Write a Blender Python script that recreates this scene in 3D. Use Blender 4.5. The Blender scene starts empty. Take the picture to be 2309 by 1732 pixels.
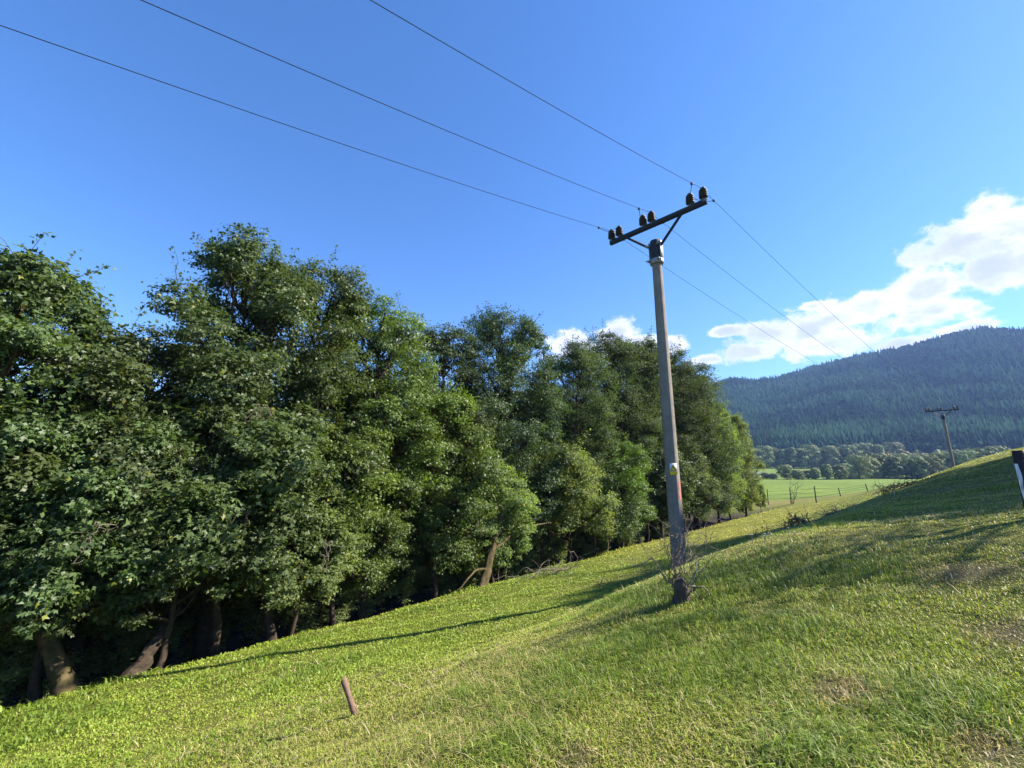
import bpy, math, random
import numpy as np
from mathutils import Vector, Matrix

rng = np.random.default_rng(7)
random.seed(7)
SC = bpy.context.scene
COL = SC.collection

# ------------------------------------------------------------------ camera, sun, sky, exposure
PITCH = math.radians(11.5)
FPX = 950.0                      # focal length in pixels of the 2309 px wide photograph
cam_d = bpy.data.cameras.new("camera")
cam = bpy.data.objects.new("camera", cam_d)
COL.objects.link(cam)
cam.location = (0, 0, 0)
cam.rotation_euler = (math.pi / 2 + PITCH, 0, 0)
cam_d.sensor_width = 36.0
cam_d.lens = 36.0 * FPX / 2309.0
cam_d.clip_start = 0.05
cam_d.clip_end = 20000
SC.camera = cam

SUN_EL = math.radians(38)
SUN_AZ = math.radians(89)        # clockwise from +Y (the view direction) towards +X
SUN_DIR = Vector((math.sin(SUN_AZ) * math.cos(SUN_EL), math.cos(SUN_AZ) * math.cos(SUN_EL), math.sin(SUN_EL)))
sun_d = bpy.data.lights.new("sun", 'SUN')
sun_d.energy = 4.8
sun_d.angle = math.radians(0.53)
sun_d.color = (1.0, 0.93, 0.80)
sun = bpy.data.objects.new("sun", sun_d)
COL.objects.link(sun)
sun.rotation_euler = SUN_DIR.to_track_quat('Z', 'Y').to_euler()

SC.view_settings.view_transform = 'Standard'
SC.view_settings.look = 'None'
SC.view_settings.gamma = 1.0
SC.view_settings.exposure = 1.65
SKY_STRENGTH = 0.085


def ray(px, py):
    u = (px - 1154.5) / FPX
    v = (866 - py) / FPX
    return np.array([u, math.cos(PITCH) - v * math.sin(PITCH), math.sin(PITCH) + v * math.cos(PITCH)])


def az_el(px, py):
    d = ray(px, py)
    return math.atan2(d[0], d[1]), math.atan2(d[2], math.hypot(d[0], d[1]))


class NT:
    """small helper for node trees"""
    def __init__(self, tree):
        self.t = tree
        tree.nodes.clear()

    def n(self, typ, **kw):
        nd = self.t.nodes.new(typ)
        for k, v in kw.items():
            if k == 'inp':
                for kk, vv in v.items():
                    if isinstance(vv, bpy.types.NodeSocket):
                        self.t.links.new(vv, nd.inputs[kk])
                    else:
                        nd.inputs[kk].default_value = vv
            else:
                setattr(nd, k, v)
        return nd

    def m(self, op, a, b=None, c=None, clamp=False):
        nd = self.t.nodes.new('ShaderNodeMath')
        nd.operation = op
        nd.use_clamp = clamp
        for i, v in enumerate((a, b, c)):
            if v is None:
                continue
            if isinstance(v, bpy.types.NodeSocket):
                self.t.links.new(v, nd.inputs[i])
            else:
                nd.inputs[i].default_value = v
        return nd.outputs[0]

    def mix(self, f, a, b, blend='MIX'):
        nd = self.t.nodes.new('ShaderNodeMix')
        nd.data_type = 'RGBA'
        nd.blend_type = blend
        for s, v in ((nd.inputs['Factor'], f), (nd.inputs[6], a), (nd.inputs[7], b)):
            if isinstance(v, bpy.types.NodeSocket):
                self.t.links.new(v, s)
            elif isinstance(v, (tuple, list)):
                s.default_value = (*v[:3], 1)
            else:
                s.default_value = v
        return nd.outputs[2]

    def ramp(self, fac, stops):
        nd = self.t.nodes.new('ShaderNodeValToRGB')
        el = nd.color_ramp.elements
        while len(el) < len(stops):
            el.new(0.5)
        for e, (p, c) in zip(el, stops):
            e.position = p
            e.color = (*c[:3], 1) if isinstance(c, (tuple, list)) else (c, c, c, 1)
        self.t.links.new(fac, nd.inputs[0])
        return nd.outputs[0]

    def mapr(self, v, a, b, c=0.0, d=1.0, smooth=False):
        nd = self.t.nodes.new('ShaderNodeMapRange')
        if smooth:
            nd.interpolation_type = 'SMOOTHSTEP'
        self.t.links.new(v, nd.inputs[0])
        for i, x in enumerate((a, b, c, d)):
            nd.inputs[i + 1].default_value = x
        return nd.outputs[0]

    def link(self, a, b):
        self.t.links.new(a, b)


world = bpy.data.worlds.new("World")
SC.world = world
world.use_nodes = True
w = NT(world.node_tree)
sky = w.n('ShaderNodeTexSky', sky_type='NISHITA', sun_disc=False, sun_elevation=SUN_EL, sun_rotation=SUN_AZ,
          altitude=600, air_density=1.0, dust_density=0.25, ozone_density=4.0)
hs = w.n('ShaderNodeHueSaturation', inp={'Hue': 0.506, 'Saturation': 1.22, 'Value': 1.05, 'Color': sky.outputs[0]})
tc = w.n('ShaderNodeTexCoord')
sep = w.n('ShaderNodeSeparateXYZ', inp={0: tc.outputs['Generated']})
wx, wy, wz = sep.outputs
AZ = w.m('ARCTAN2', wx, wy)
EL = w.m('ARCSINE', wz)
# cumulus clouds low over the valley: centre, half width, half height (as seen in the photograph)
CLOUDS = [(2310, 510, 170, 100), (2150, 555, 135, 68), (2240, 470, 80, 50), (2270, 605, 170, 62), (2085, 645, 125, 50), (1975, 690, 120, 45),
          (1880, 715, 110, 45), (1755, 750, 110, 46), (1690, 792, 95, 34), (1590, 812, 52, 17), (2120, 700, 125, 40),
          (1880, 775, 150, 42), (2040, 775, 85, 22), (1280, 780, 58, 42), (1392, 752, 66, 40), (1340, 800, 120, 34), (1450, 782, 60, 30),
          (1515, 780, 40, 26), (1835, 690, 40, 14), (1640, 745, 45, 14), (2180, 740, 100, 20), (2060, 720, 110, 36), (1820, 745, 90, 40), (925, 775, 62, 30), (2440, 480, 170, 110)]
dens = None
for (px, py, rx, ry) in CLOUDS:
    a0, e0 = az_el(px, py)
    ra = abs(az_el(px + rx, py)[0] - az_el(px - rx, py)[0]) / 2
    re = abs(az_el(px, py + ry)[1] - az_el(px, py - ry)[1]) / 2
    dx = w.m('MULTIPLY', w.m('SUBTRACT', AZ, a0), 1 / ra)
    dy = w.m('MULTIPLY', w.m('SUBTRACT', EL, e0), 1 / re)
    r2 = w.m('ADD', w.m('MULTIPLY', dx, dx), w.m('MULTIPLY', dy, dy))
    b = w.m('SUBTRACT', 1.0, w.m('SQRT', r2))
    dens = b if dens is None else w.m('SMOOTH_MAX', dens, b, 0.25)
mp = w.n('ShaderNodeMapping', inp={'Vector': tc.outputs['Generated'], 'Scale': (1, 1, 1.5)})
n1 = w.n('ShaderNodeTexNoise', inp={'Vector': mp.outputs[0], 'Scale': 17.0, 'Detail': 10.0, 'Roughness': 0.66, 'Distortion': 0.25})
n2 = w.n('ShaderNodeTexNoise', inp={'Vector': mp.outputs[0], 'Scale': 7.0, 'Detail': 5.0, 'Roughness': 0.55, 'Distortion': 0.3})
shape = w.m('ADD', dens, w.m('MULTIPLY', w.m('SUBTRACT', n1.outputs[0], 0.5), 2.25))
cov = w.mapr(shape, 0.0, 0.42, smooth=True)
thick = w.m('ADD', w.m('MULTIPLY', w.mapr(shape, 0.25, 0.95), 0.55), w.m('MULTIPLY', w.mapr(n2.outputs[0], 0.38, 0.62), 0.55))
ccol = w.ramp(thick, [(0.0, (4.6, 4.65, 4.8)), (0.38, (4.9, 4.95, 5.05)), (0.72, (3.5, 3.6, 4.5)), (1.0, (3.0, 3.1, 4.1))])
skyc = w.mix(w.m('MULTIPLY', cov, 0.96), hs.outputs[0], ccol)
bg = w.n('ShaderNodeBackground', inp={'Color': skyc, 'Strength': SKY_STRENGTH})
wo = w.n('ShaderNodeOutputWorld')
w.link(bg.outputs[0], wo.inputs['Surface'])


# ------------------------------------------------------------------ helpers
def tag(o, label=None, cat=None, group=None, kind=None):
    if label: o['label'] = label
    if cat: o['category'] = cat
    if group: o['group'] = group
    if kind: o['kind'] = kind
    return o


def thing(name, label, cat, loc=(0, 0, 0), rotz=0.0, group=None):
    o = bpy.data.objects.new(name, None)
    o.empty_display_size = 0.3
    COL.objects.link(o)
    o.location = loc
    o.rotation_euler = (0, 0, rotz)
    return tag(o, label, cat, group)


def copy_tree(src, loc, rotz=0.0, scale=(1, 1, 1)):
    c = src.copy()
    COL.objects.link(c)
    c.location = loc
    c.rotation_euler = (0, 0, rotz)
    c.scale = scale
    for ch in list(src.children):
        d = ch.copy()
        COL.objects.link(d)
        d.parent = c
        for g in ch.children:
            e = g.copy()
            COL.objects.link(e)
            e.parent = d
    return c


class MB:
    """collects vertices and polygons and links them as one mesh object"""
    def __init__(self):
        self.v = []; self.f = {}; self.n = 0; self.tint = {}; self.has = False

    def add(self, v, f, tint=None):
        v = np.asarray(v, float).reshape(-1, 3)
        f = np.asarray(f, int)
        k = f.shape[1]
        self.v.append(v)
        self.f.setdefault(k, []).append(f + self.n)
        if tint is None:
            tint = np.full((len(f), 3), 0.5)
        else:
            self.has = True
            tint = np.broadcast_to(np.asarray(tint, float), (len(f), 3))
        self.tint.setdefault(k, []).append(tint)
        self.n += len(v)

    def box(self, c, s, rot=None):
        sx, sy, sz = np.array(s) / 2
        v = np.array([(x, y, z) for z in (-sz, sz) for y in (-sy, sy) for x in (-sx, sx)], float)
        if rot is not None:
            v = v @ np.array(rot).T
        self.add(v + np.array(c), [(0, 2, 3, 1), (4, 5, 7, 6), (0, 1, 5, 4), (2, 6, 7, 3), (0, 4, 6, 2), (1, 3, 7, 5)])

    def tube(self, pts, rad, n=6, cap=True, tint=None):
        pts = np.asarray(pts, float)
        rad = np.broadcast_to(np.asarray(rad, float), (len(pts),))
        tan = np.gradient(pts, axis=0)
        tan /= np.linalg.norm(tan, axis=1)[:, None] + 1e-9
        up = np.array([0, 0, 1.0]) if abs(tan[0][2]) < 0.9 else np.array([1.0, 0, 0])
        a = np.cross(tan, up)
        a /= np.linalg.norm(a, axis=1)[:, None] + 1e-9
        b = np.cross(tan, a)
        ang = np.linspace(0, 2 * np.pi, n, endpoint=False)
        ring = pts[:, None] + rad[:, None, None] * (np.cos(ang)[None, :, None] * a[:, None] + np.sin(ang)[None, :, None] * b[:, None])
        m = len(pts)
        i = np.arange(m - 1)[:, None] * n
        j = np.arange(n)[None]
        jn = (j + 1) % n
        q = np.stack([i + j, i + jn, i + n + jn, i + n + j], -1).reshape(-1, 4)
        self.add(ring.reshape(-1, 3), q, tint)
        if cap:
            self.add(ring[0], [list(range(n))], tint)
            self.add(ring[-1], [list(range(n))[::-1]], tint)

    def lathe(self, prof, n=20, c=(0, 0, 0)):
        prof = np.asarray(prof, float)
        ang = np.linspace(0, 2 * np.pi, n, endpoint=False)
        v = np.stack([prof[:, 0:1] * np.cos(ang), prof[:, 0:1] * np.sin(ang), np.repeat(prof[:, 1:2], n, 1)], -1)
        m = len(prof)
        i = np.arange(m - 1)[:, None] * n
        j = np.arange(n)[None]
        jn = (j + 1) % n
        q = np.stack([i + j, i + jn, i + n + jn, i + n + j], -1).reshape(-1, 4)
        self.add(v.reshape(-1, 3) + np.array(c), q)
        self.add(v[0] + np.array(c), [list(range(n))[::-1]])
        self.add(v[-1] + np.array(c), [list(range(n))])

    def build(self, name, mat, parent=None, smooth=False):
        v = np.concatenate(self.v)
        me = bpy.data.meshes.new(name)
        me.vertices.add(len(v))
        me.vertices.foreach_set('co', v.astype(np.float32).ravel())
        ks = sorted(self.f)
        loops = np.concatenate([np.concatenate(self.f[k]).ravel() for k in ks])
        tot = np.concatenate([np.full(sum(len(x) for x in self.f[k]), k) for k in ks])
        start = np.concatenate([[0], np.cumsum(tot)[:-1]])
        me.loops.add(len(loops))
        me.loops.foreach_set('vertex_index', loops.astype(np.int32))
        me.polygons.add(len(tot))
        me.polygons.foreach_set('loop_start', start.astype(np.int32))
        if smooth:
            me.polygons.foreach_set('use_smooth', np.ones(len(tot), bool))
        if self.has:
            t = np.concatenate([np.concatenate(self.tint[k]) for k in ks])
            at = me.attributes.new('tint', 'FLOAT_COLOR', 'FACE')
            at.data.foreach_set('color', np.concatenate([t, np.ones((len(t), 1))], 1).astype(np.float32).ravel())
        me.update(calc_edges=True)
        me.materials.append(mat)
        o = bpy.data.objects.new(name, me)
        COL.objects.link(o)
        o.parent = parent
        return o


def norm(a):
    return a / (np.linalg.norm(a, axis=-1, keepdims=True) + 1e-9)


_NOISE = np.random.default_rng(3).random((256, 256))


def vnoise(x, y):
    xi = np.floor(x).astype(int); yi = np.floor(y).astype(int)
    fx = x - xi; fy = y - yi
    fx = fx * fx * (3 - 2 * fx); fy = fy * fy * (3 - 2 * fy)
    a = _NOISE[xi & 255, yi & 255]; b = _NOISE[(xi + 1) & 255, yi & 255]
    c = _NOISE[xi & 255, (yi + 1) & 255]; d = _NOISE[(xi + 1) & 255, (yi + 1) & 255]
    return (a * (1 - fx) + b * fx) * (1 - fy) + (c * (1 - fx) + d * fx) * fy


def fbm(x, y, o=4):
    t = 0; amp = 0.5; tot = 0
    for i in range(o):
        t = t + amp * vnoise(x * 2 ** i + 17.3 * i, y * 2 ** i + 5.1 * i)
        tot += amp
        amp *= 0.5
    return t / tot


def sm(a, b, x):
    t = np.clip((x - a) / (b - a), 0, 1)
    return t * t * (3 - 2 * t)


# ------------------------------------------------------------------ materials
def mat(name):
    m = bpy.data.materials.new(name)
    m.use_nodes = True
    return m, NT(m.node_tree)


def finish(t, shader, disp=None):
    o = t.n('ShaderNodeOutputMaterial')
    t.link(shader, o.inputs['Surface'])


def simple(name, col, rough=0.6, metal=0.0, scale=30.0, var=0.25, bump=0.2, spec=0.4, col2=None):
    m, t = mat(name)
    tcn = t.n('ShaderNodeTexCoord')
    ns = t.n('ShaderNodeTexNoise', inp={'Vector': tcn.outputs['Object'], 'Scale': scale, 'Detail': 6.0, 'Roughness': 0.6})
    c2 = col2 or tuple(c * (1 - var) for c in col)
    c1 = tuple(min(1, c * (1 + var)) for c in col)
    c = t.ramp(ns.outputs[0], [(0.3, c2), (0.7, c1)])
    bp = t.n('ShaderNodeBump', inp={'Strength': bump, 'Distance': 0.01, 'Height': ns.outputs[0]})
    p = t.n('ShaderNodeBsdfPrincipled', inp={'Base Color': c, 'Roughness': rough, 'Metallic': metal, 'Normal': bp.outputs[0], 'Specular IOR Level': spec})
    finish(t, p.outputs[0])
    return m


def leaf_mat(name, col, trans=0.35, rough=0.46, spec=0.36, hue=0.03, tcol=None):
    """col multiplies the face attribute tint (about 0.5 grey = unchanged)"""
    m, t = mat(name)
    at = t.n('ShaderNodeAttribute', attribute_name='tint')
    oi = t.n('ShaderNodeObjectInfo')
    sc = t.n('ShaderNodeVectorMath', operation='SCALE', inp={0: at.outputs['Color'], 'Scale': 2.0})
    c = t.mix(1.0, (*col,), sc.outputs[0], 'MULTIPLY')
    h = t.n('ShaderNodeHueSaturation', inp={'Hue': t.m('ADD', 0.5 - hue / 2, t.m('MULTIPLY', oi.outputs['Random'], hue)),
                                            'Saturation': 1.0, 'Value': t.m('ADD', 0.85, t.m('MULTIPLY', oi.outputs['Random'], 0.3)), 'Color': c})
    p = t.n('ShaderNodeBsdfPrincipled', inp={'Base Color': h.outputs[0], 'Roughness': rough, 'Specular IOR Level': spec})
    tr = t.n('ShaderNodeBsdfTranslucent', inp={'Color': t.mix(1.0, h.outputs[0], tcol or (1.5, 1.6, 0.5), 'MULTIPLY')})
    mx = t.n('ShaderNodeMixShader', inp={0: trans, 1: p.outputs[0], 2: tr.outputs[0]})
    finish(t, mx.outputs[0])
    return m


M = {}
M['maple'] = leaf_mat('maple_leaves', (0.078, 0.112, 0.038))
M['maple_dark'] = leaf_mat('dark_leaves', (0.056, 0.085, 0.036), spec=.3)
M['birch'] = leaf_mat('birch_leaves', (0.16, 0.20, 0.08), trans=.48, rough=.6, spec=.15)
M['ash'] = leaf_mat('ash_leaves', (0.068, 0.098, 0.040), rough=.62, spec=.18)
M['valley'] = leaf_mat('valley_leaves', (0.165, 0.195, 0.080), trans=0.08, rough=0.7, spec=0.2, hue=0.05)
M['conifer'] = leaf_mat('conifer_needles', (0.028, 0.054, 0.029), trans=0.0, rough=0.9, spec=0.0, hue=0.0)
M['grass'] = leaf_mat('grass_blades', (1.0, 1.0, 1.0), trans=0.35, rough=0.5, spec=0.35, hue=0.0, tcol=(1.2, 1.25, 0.6))
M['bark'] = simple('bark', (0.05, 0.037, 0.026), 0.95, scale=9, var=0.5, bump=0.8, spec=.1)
M['bark_lit'] = simple('sunlit_mossy_bark', (0.095, 0.066, 0.038), 0.95, scale=6, var=0.4, bump=1.0, col2=(0.04, 0.042, 0.014), spec=.1)  # green is moss; the brown paler than bark paints sunlight onto the trunks
M['twig'] = simple('dry_twigs', (0.16, 0.128, 0.10), 0.85, scale=14, var=0.45)
M['twig_dark'] = simple('dark_twigs', (0.085, 0.065, 0.05), 0.85, scale=14, var=0.45)
M['steel'] = simple('painted_steel', (0.018, 0.020, 0.028), 0.65, metal=0.0, scale=20, var=0.3)
M['galv'] = simple('galvanised_steel', (0.30, 0.29, 0.28), 0.5, metal=0.5, scale=25, var=0.3)
M['porcelain'] = simple('brown_glazed_porcelain', (0.016, 0.013, 0.014), 0.35, scale=12, var=0.2, spec=0.6, bump=0.0)
M['wire'] = simple('aluminium_wire', (0.02, 0.02, 0.024), 0.8, metal=0.0, scale=20, spec=0.1)
M['stake'] = simple('weathered_stake_wood', (0.19, 0.12, 0.085), 0.9, scale=18, var=0.35, bump=0.6)
M['stump'] = simple('stump_wood', (0.075, 0.055, 0.045), 0.9, scale=10, var=0.5, bump=0.8)
M['post'] = simple('dark_fence_wood', (0.035, 0.027, 0.03), 0.9, scale=12, var=0.4, bump=0.6)
M['metalpost'] = simple('rusty_steel_post', (0.05, 0.04, 0.035), 0.8, scale=20)
M['tape'] = simple('white_plastic_tape', (0.72, 0.73, 0.75), 0.5, scale=9, var=0.15)
M['signwhite'] = simple('white_enamel', (0.66, 0.68, 0.70), 0.5, scale=5, var=0.06, bump=0.0)
M['signyellow'] = simple('yellow_enamel', (0.78, 0.55, 0.008), 0.5, scale=5, var=0.08, bump=0.0)
M['signblack'] = simple('black_enamel', (0.012, 0.012, 0.015), 0.4, scale=5, var=0.1, bump=0.0)
M['paint_red'] = simple('faded_red_paint', (0.50, 0.16, 0.13), 0.8, scale=30, var=0.35)
M['straw'] = leaf_mat('dry_straw', (1.0, 1.0, 1.0), trans=0.15, rough=0.7, spec=0.2, hue=0.0)
M['roof'] = simple('pale_sheet_roof', (0.42, 0.40, 0.40), 0.6, scale=1.0, var=0.1)
M['plaster'] = simple('pale_plaster', (0.45, 0.40, 0.34), 0.9, scale=1.0, var=0.12)


def concrete():
    m, t = mat('weathered_concrete')
    tcn = t.n('ShaderNodeTexCoord')
    n1 = t.n('ShaderNodeTexNoise', inp={'Vector': tcn.outputs['Object'], 'Scale': 4.0, 'Detail': 7.0, 'Roughness': 0.65})
    n2 = t.n('ShaderNodeTexNoise', inp={'Vector': tcn.outputs['Object'], 'Scale': 70.0, 'Detail': 4.0, 'Roughness': 0.7})
    mpn = t.n('ShaderNodeMapping', inp={'Vector': tcn.outputs['Object'], 'Scale': (18, 18, 0.6)})
    n3 = t.n('ShaderNodeTexNoise', inp={'Vector': mpn.outputs[0], 'Scale': 1.0, 'Detail': 4.0})
    c = t.ramp(n1.outputs[0], [(0.3, (0.19, 0.165, 0.14)), (0.7, (0.29, 0.255, 0.215))])
    c = t.mix(t.mapr(n2.outputs[0], 0.56, 0.72, 0, 0.55), c, (0.09, 0.08, 0.07))
    c = t.mix(t.mapr(n3.outputs[0], 0.5, 0.75, 0, 0.4), c, (0.13, 0.12, 0.105))
    bp = t.n('ShaderNodeBump', inp={'Strength': 0.6, 'Distance': 0.008, 'Height': n2.outputs[0]})
    p = t.n('ShaderNodeBsdfPrincipled', inp={'Base Color': c, 'Roughness': 0.92, 'Normal': bp.outputs[0], 'Specular IOR Level': 0.2})
    finish(t, p.outputs[0])
    return m


M['concrete'] = concrete()


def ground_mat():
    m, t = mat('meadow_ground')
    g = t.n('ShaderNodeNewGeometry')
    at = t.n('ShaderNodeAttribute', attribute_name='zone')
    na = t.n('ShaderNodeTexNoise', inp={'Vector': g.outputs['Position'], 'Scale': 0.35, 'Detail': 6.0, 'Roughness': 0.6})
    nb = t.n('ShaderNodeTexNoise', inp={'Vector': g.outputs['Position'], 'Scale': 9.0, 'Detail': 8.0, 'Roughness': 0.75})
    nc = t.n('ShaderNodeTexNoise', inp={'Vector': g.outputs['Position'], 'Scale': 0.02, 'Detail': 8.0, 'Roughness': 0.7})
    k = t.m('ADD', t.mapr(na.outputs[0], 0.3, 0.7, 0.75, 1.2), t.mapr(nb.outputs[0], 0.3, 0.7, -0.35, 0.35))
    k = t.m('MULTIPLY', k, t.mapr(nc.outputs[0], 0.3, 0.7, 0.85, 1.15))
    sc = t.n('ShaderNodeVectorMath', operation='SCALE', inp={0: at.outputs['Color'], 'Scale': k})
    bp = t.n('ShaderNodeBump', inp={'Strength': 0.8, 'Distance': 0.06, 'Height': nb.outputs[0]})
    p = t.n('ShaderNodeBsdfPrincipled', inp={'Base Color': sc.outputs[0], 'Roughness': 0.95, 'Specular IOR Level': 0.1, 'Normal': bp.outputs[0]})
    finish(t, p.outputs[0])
    return m


M['ground'] = ground_mat()

# ------------------------------------------------------------------ terrain
DL = np.array((.6921, .7218))      # along the hillside (the power line and the row of trees)
NS = np.array((-.7218, .6921))     # downhill, towards the stream
_S = np.array([-400, -120, -60, -30, -12, -6, -2, 0, 2, 3, 4.3, 5.5, 7, 9, 13.3, 14.5, 16.5, 19, 22, 30, 60, 400])
_G = np.array([10, 9, 7.5, 4.5, 1.7, 0.35, -.95, -1.36, -1.68, -1.98, -2.42, -2.82, -3.22, -3.68, -4.55, -5.0, -6.1, -6.2, -5.4, -5.3, -5.5, -5.5])
_G2 = np.array([10, 9, 7.5, 4.5, 1.7, 0.35, -.95, -1.36, -1.68, -1.98, -2.42, -2.82, -3.22, -3.68, -4.55, -4.75, -5.0, -5.2, -5.3, -5.4, -5.5, -5.5])
_ss = np.linspace(-400, 400, 8001)
_k = np.exp(-np.linspace(-2, 2, 31) ** 2); _k /= _k.sum()
_T1 = np.convolve(np.pad(np.interp(_ss, _S, _G), 15, mode='edge'), _k, 'valid')
_T2 = np.convolve(np.pad(np.interp(_ss, _S, _G2), 15, mode='edge'), _k, 'valid')


def sl(x, y):
    return NS[0] * x + NS[1] * y, DL[0] * x + DL[1] * y


def gz(x, y):
    x = np.asarray(x, float); y = np.asarray(y, float)
    s, l = sl(x, y)
    c = 1 - sm(55, 78, l)
    z = np.interp(s, _ss, _T1) * c + np.interp(s, _ss, _T2) * (1 - c)
    se = 5.108 - .114 * np.clip(l, 0, 60)
    z = z + (.621 * sm(.731, 8.778, l) + .772 * sm(16, 42, l)) * (1 - sm(se - 3.0, se + 1.926, s))
    z = z + (fbm(x * 0.45, y * 0.45, 3) - 0.5) * 0.14 + (fbm(x * 2.1 + 40, y * 2.1, 3) - 0.5) * 0.07
    v = np.interp(y, [-4000, 245, 430, 520, 700, 900, 4000], [-5.5, -5.5, 0.6, 6, 30, 40, 45])
    t = sm(80, 150, l)
    return z * (1 - t) + v * t


def hit(px, py, tmin=1.5, tmax=400):
    """the point of the ground seen at a pixel of the photograph"""
    d = ray(px, py)
    t = np.geomspace(tmin, tmax, 5000)
    P = d[:, None] * t
    b = P[2] < gz(P[0], P[1])
    i = int(np.argmax(b)) if b.any() else len(t) - 1
    return P[:, i]


def at_s(px, py, s):
    """the point on a pixel's ray above the line s metres downhill of the camera"""
    d = ray(px, py)
    return d * (s / (NS[0] * d[0] + NS[1] * d[1]))


def at_y(px, py, y):
    d = ray(px, py)
    return d * (y / d[1])


SPOTS = [(2060, 1590, .34, 1.0), (2130, 1640, .22, 1.0), (1850, 1690, .3, 1.0), (1690, 1500, .5, .8), (1380, 1480, .6, .8), (1480, 1430, .5, .8), (1300, 1530, .4, .8), (1800, 1420, .4, .8),
         (1960, 1290, .5, 1.0), (1560, 1520, .4, .7), (1150, 1690, .25, .9), (1700, 1300, .6, .8), (1560, 1330, .6, .9), (1430, 1345, .7, .8),
         (1895, 1556, .15, -1), (2178, 1290, .26, -1), (2295, 1425, .2, -1), (1300, 1712, .08, -1), (2250, 1700, .12, -1)]


def sinh_axis(n, near, far):
    t = np.linspace(-1, 1, n)
    k = 1.0
    lo, hi = 0.5, 20
    for _ in range(60):
        k = (lo + hi) / 2
        if far * math.sinh(k / (n / 2)) / math.sinh(k) > near: lo = k
        else: hi = k
    return far * np.sinh(k * t) / math.sinh(k)


def zone_colour(x, y):
    s, l = sl(x, y)
    n = fbm(x * 0.5, y * 0.5, 4)
    green = np.array((0.095, 0.115, 0.018)); dry = np.array((0.17, 0.145, 0.055))
    c = green + (dry - green) * np.clip((n - 0.42) * 3, 0, 1)[..., None] * 0.7
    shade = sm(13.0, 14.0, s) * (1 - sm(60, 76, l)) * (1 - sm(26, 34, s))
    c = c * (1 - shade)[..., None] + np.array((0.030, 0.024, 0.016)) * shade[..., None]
    mead = sm(5.0, 8.0, s) * sm(14, 24, l)
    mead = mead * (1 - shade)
    n2 = fbm(x * 0.12, y * 0.12, 4)[..., None]
    c = c * (1 - mead)[..., None] + (np.array((0.155, 0.165, 0.030)) * (0.8 + 0.4 * n2)) * mead[..., None]
    strip = sm(62, 66, y) * (1 - sm(72, 76, y)) * sm(5, 10, s)
    c = c * (1 - strip * 0.6)[..., None] + np.array((0.19, 0.15, 0.06)) * (strip * 0.6)[..., None]
    field = sm(72, 78, y) * sm(60, 75, l)
    c = c * (1 - field)[..., None] + (np.array((0.125, 0.175, 0.030)) * (0.85 + 0.3 * n2)) * field[..., None]
    for px, py, rad, kind in SPOTS:
        if kind < 0:
            q_ = hit(px, py)
            k_ = np.exp(-((x - q_[0]) ** 2 + (y - q_[1]) ** 2) / (rad * 1.1) ** 2)[..., None]
            c = c * (1 - k_) + np.array((0.11, 0.09, 0.058)) * k_ * .9 + c * k_ * .1
    wood = sm(262, 268, y) * (1 - sm(300, 305, y)) * 0.0 + sm(455, 470, y)
    c = c * (1 - wood)[..., None] + np.array((0.03, 0.04, 0.018)) * wood[..., None]
    return c


def build_ground():
    ax = sinh_axis(420, 0.16, 4200.0)
    X, Y = np.meshgrid(ax + 3.0, ax + 6.0)
    Z = gz(X, Y)
    n = len(ax)
    i = np.arange(n - 1)
    a = (i[:, None] * n + i[None]).ravel()
    mb = MB()
    mb.add(np.stack([X, Y, Z], -1), np.stack([a, a + 1, a + n + 1, a + n], -1))
    o = mb.build('ground', M['ground'], smooth=True)
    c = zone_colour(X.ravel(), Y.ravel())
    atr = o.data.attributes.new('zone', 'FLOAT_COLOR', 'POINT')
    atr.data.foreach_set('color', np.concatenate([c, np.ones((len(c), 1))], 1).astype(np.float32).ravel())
    tag(o, 'grassy hillside falling left to the stream and bright valley field beyond', 'meadow', kind='structure')
    return o


build_ground()

# ------------------------------------------------------------------ far hills
RIDGE = [(1100, 905), (1400, 900), (1560, 886), (1620, 870), (1646, 859), (1675, 861), (1705, 864), (1756, 855), (1829, 834),
         (1902, 816), (1939, 807), (1975, 804), (2030, 792), (2085, 775), (2158, 756), (2224, 745), (2268, 749), (2309, 750), (2420, 735),
         (2600, 760), (2900, 800)]


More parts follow.
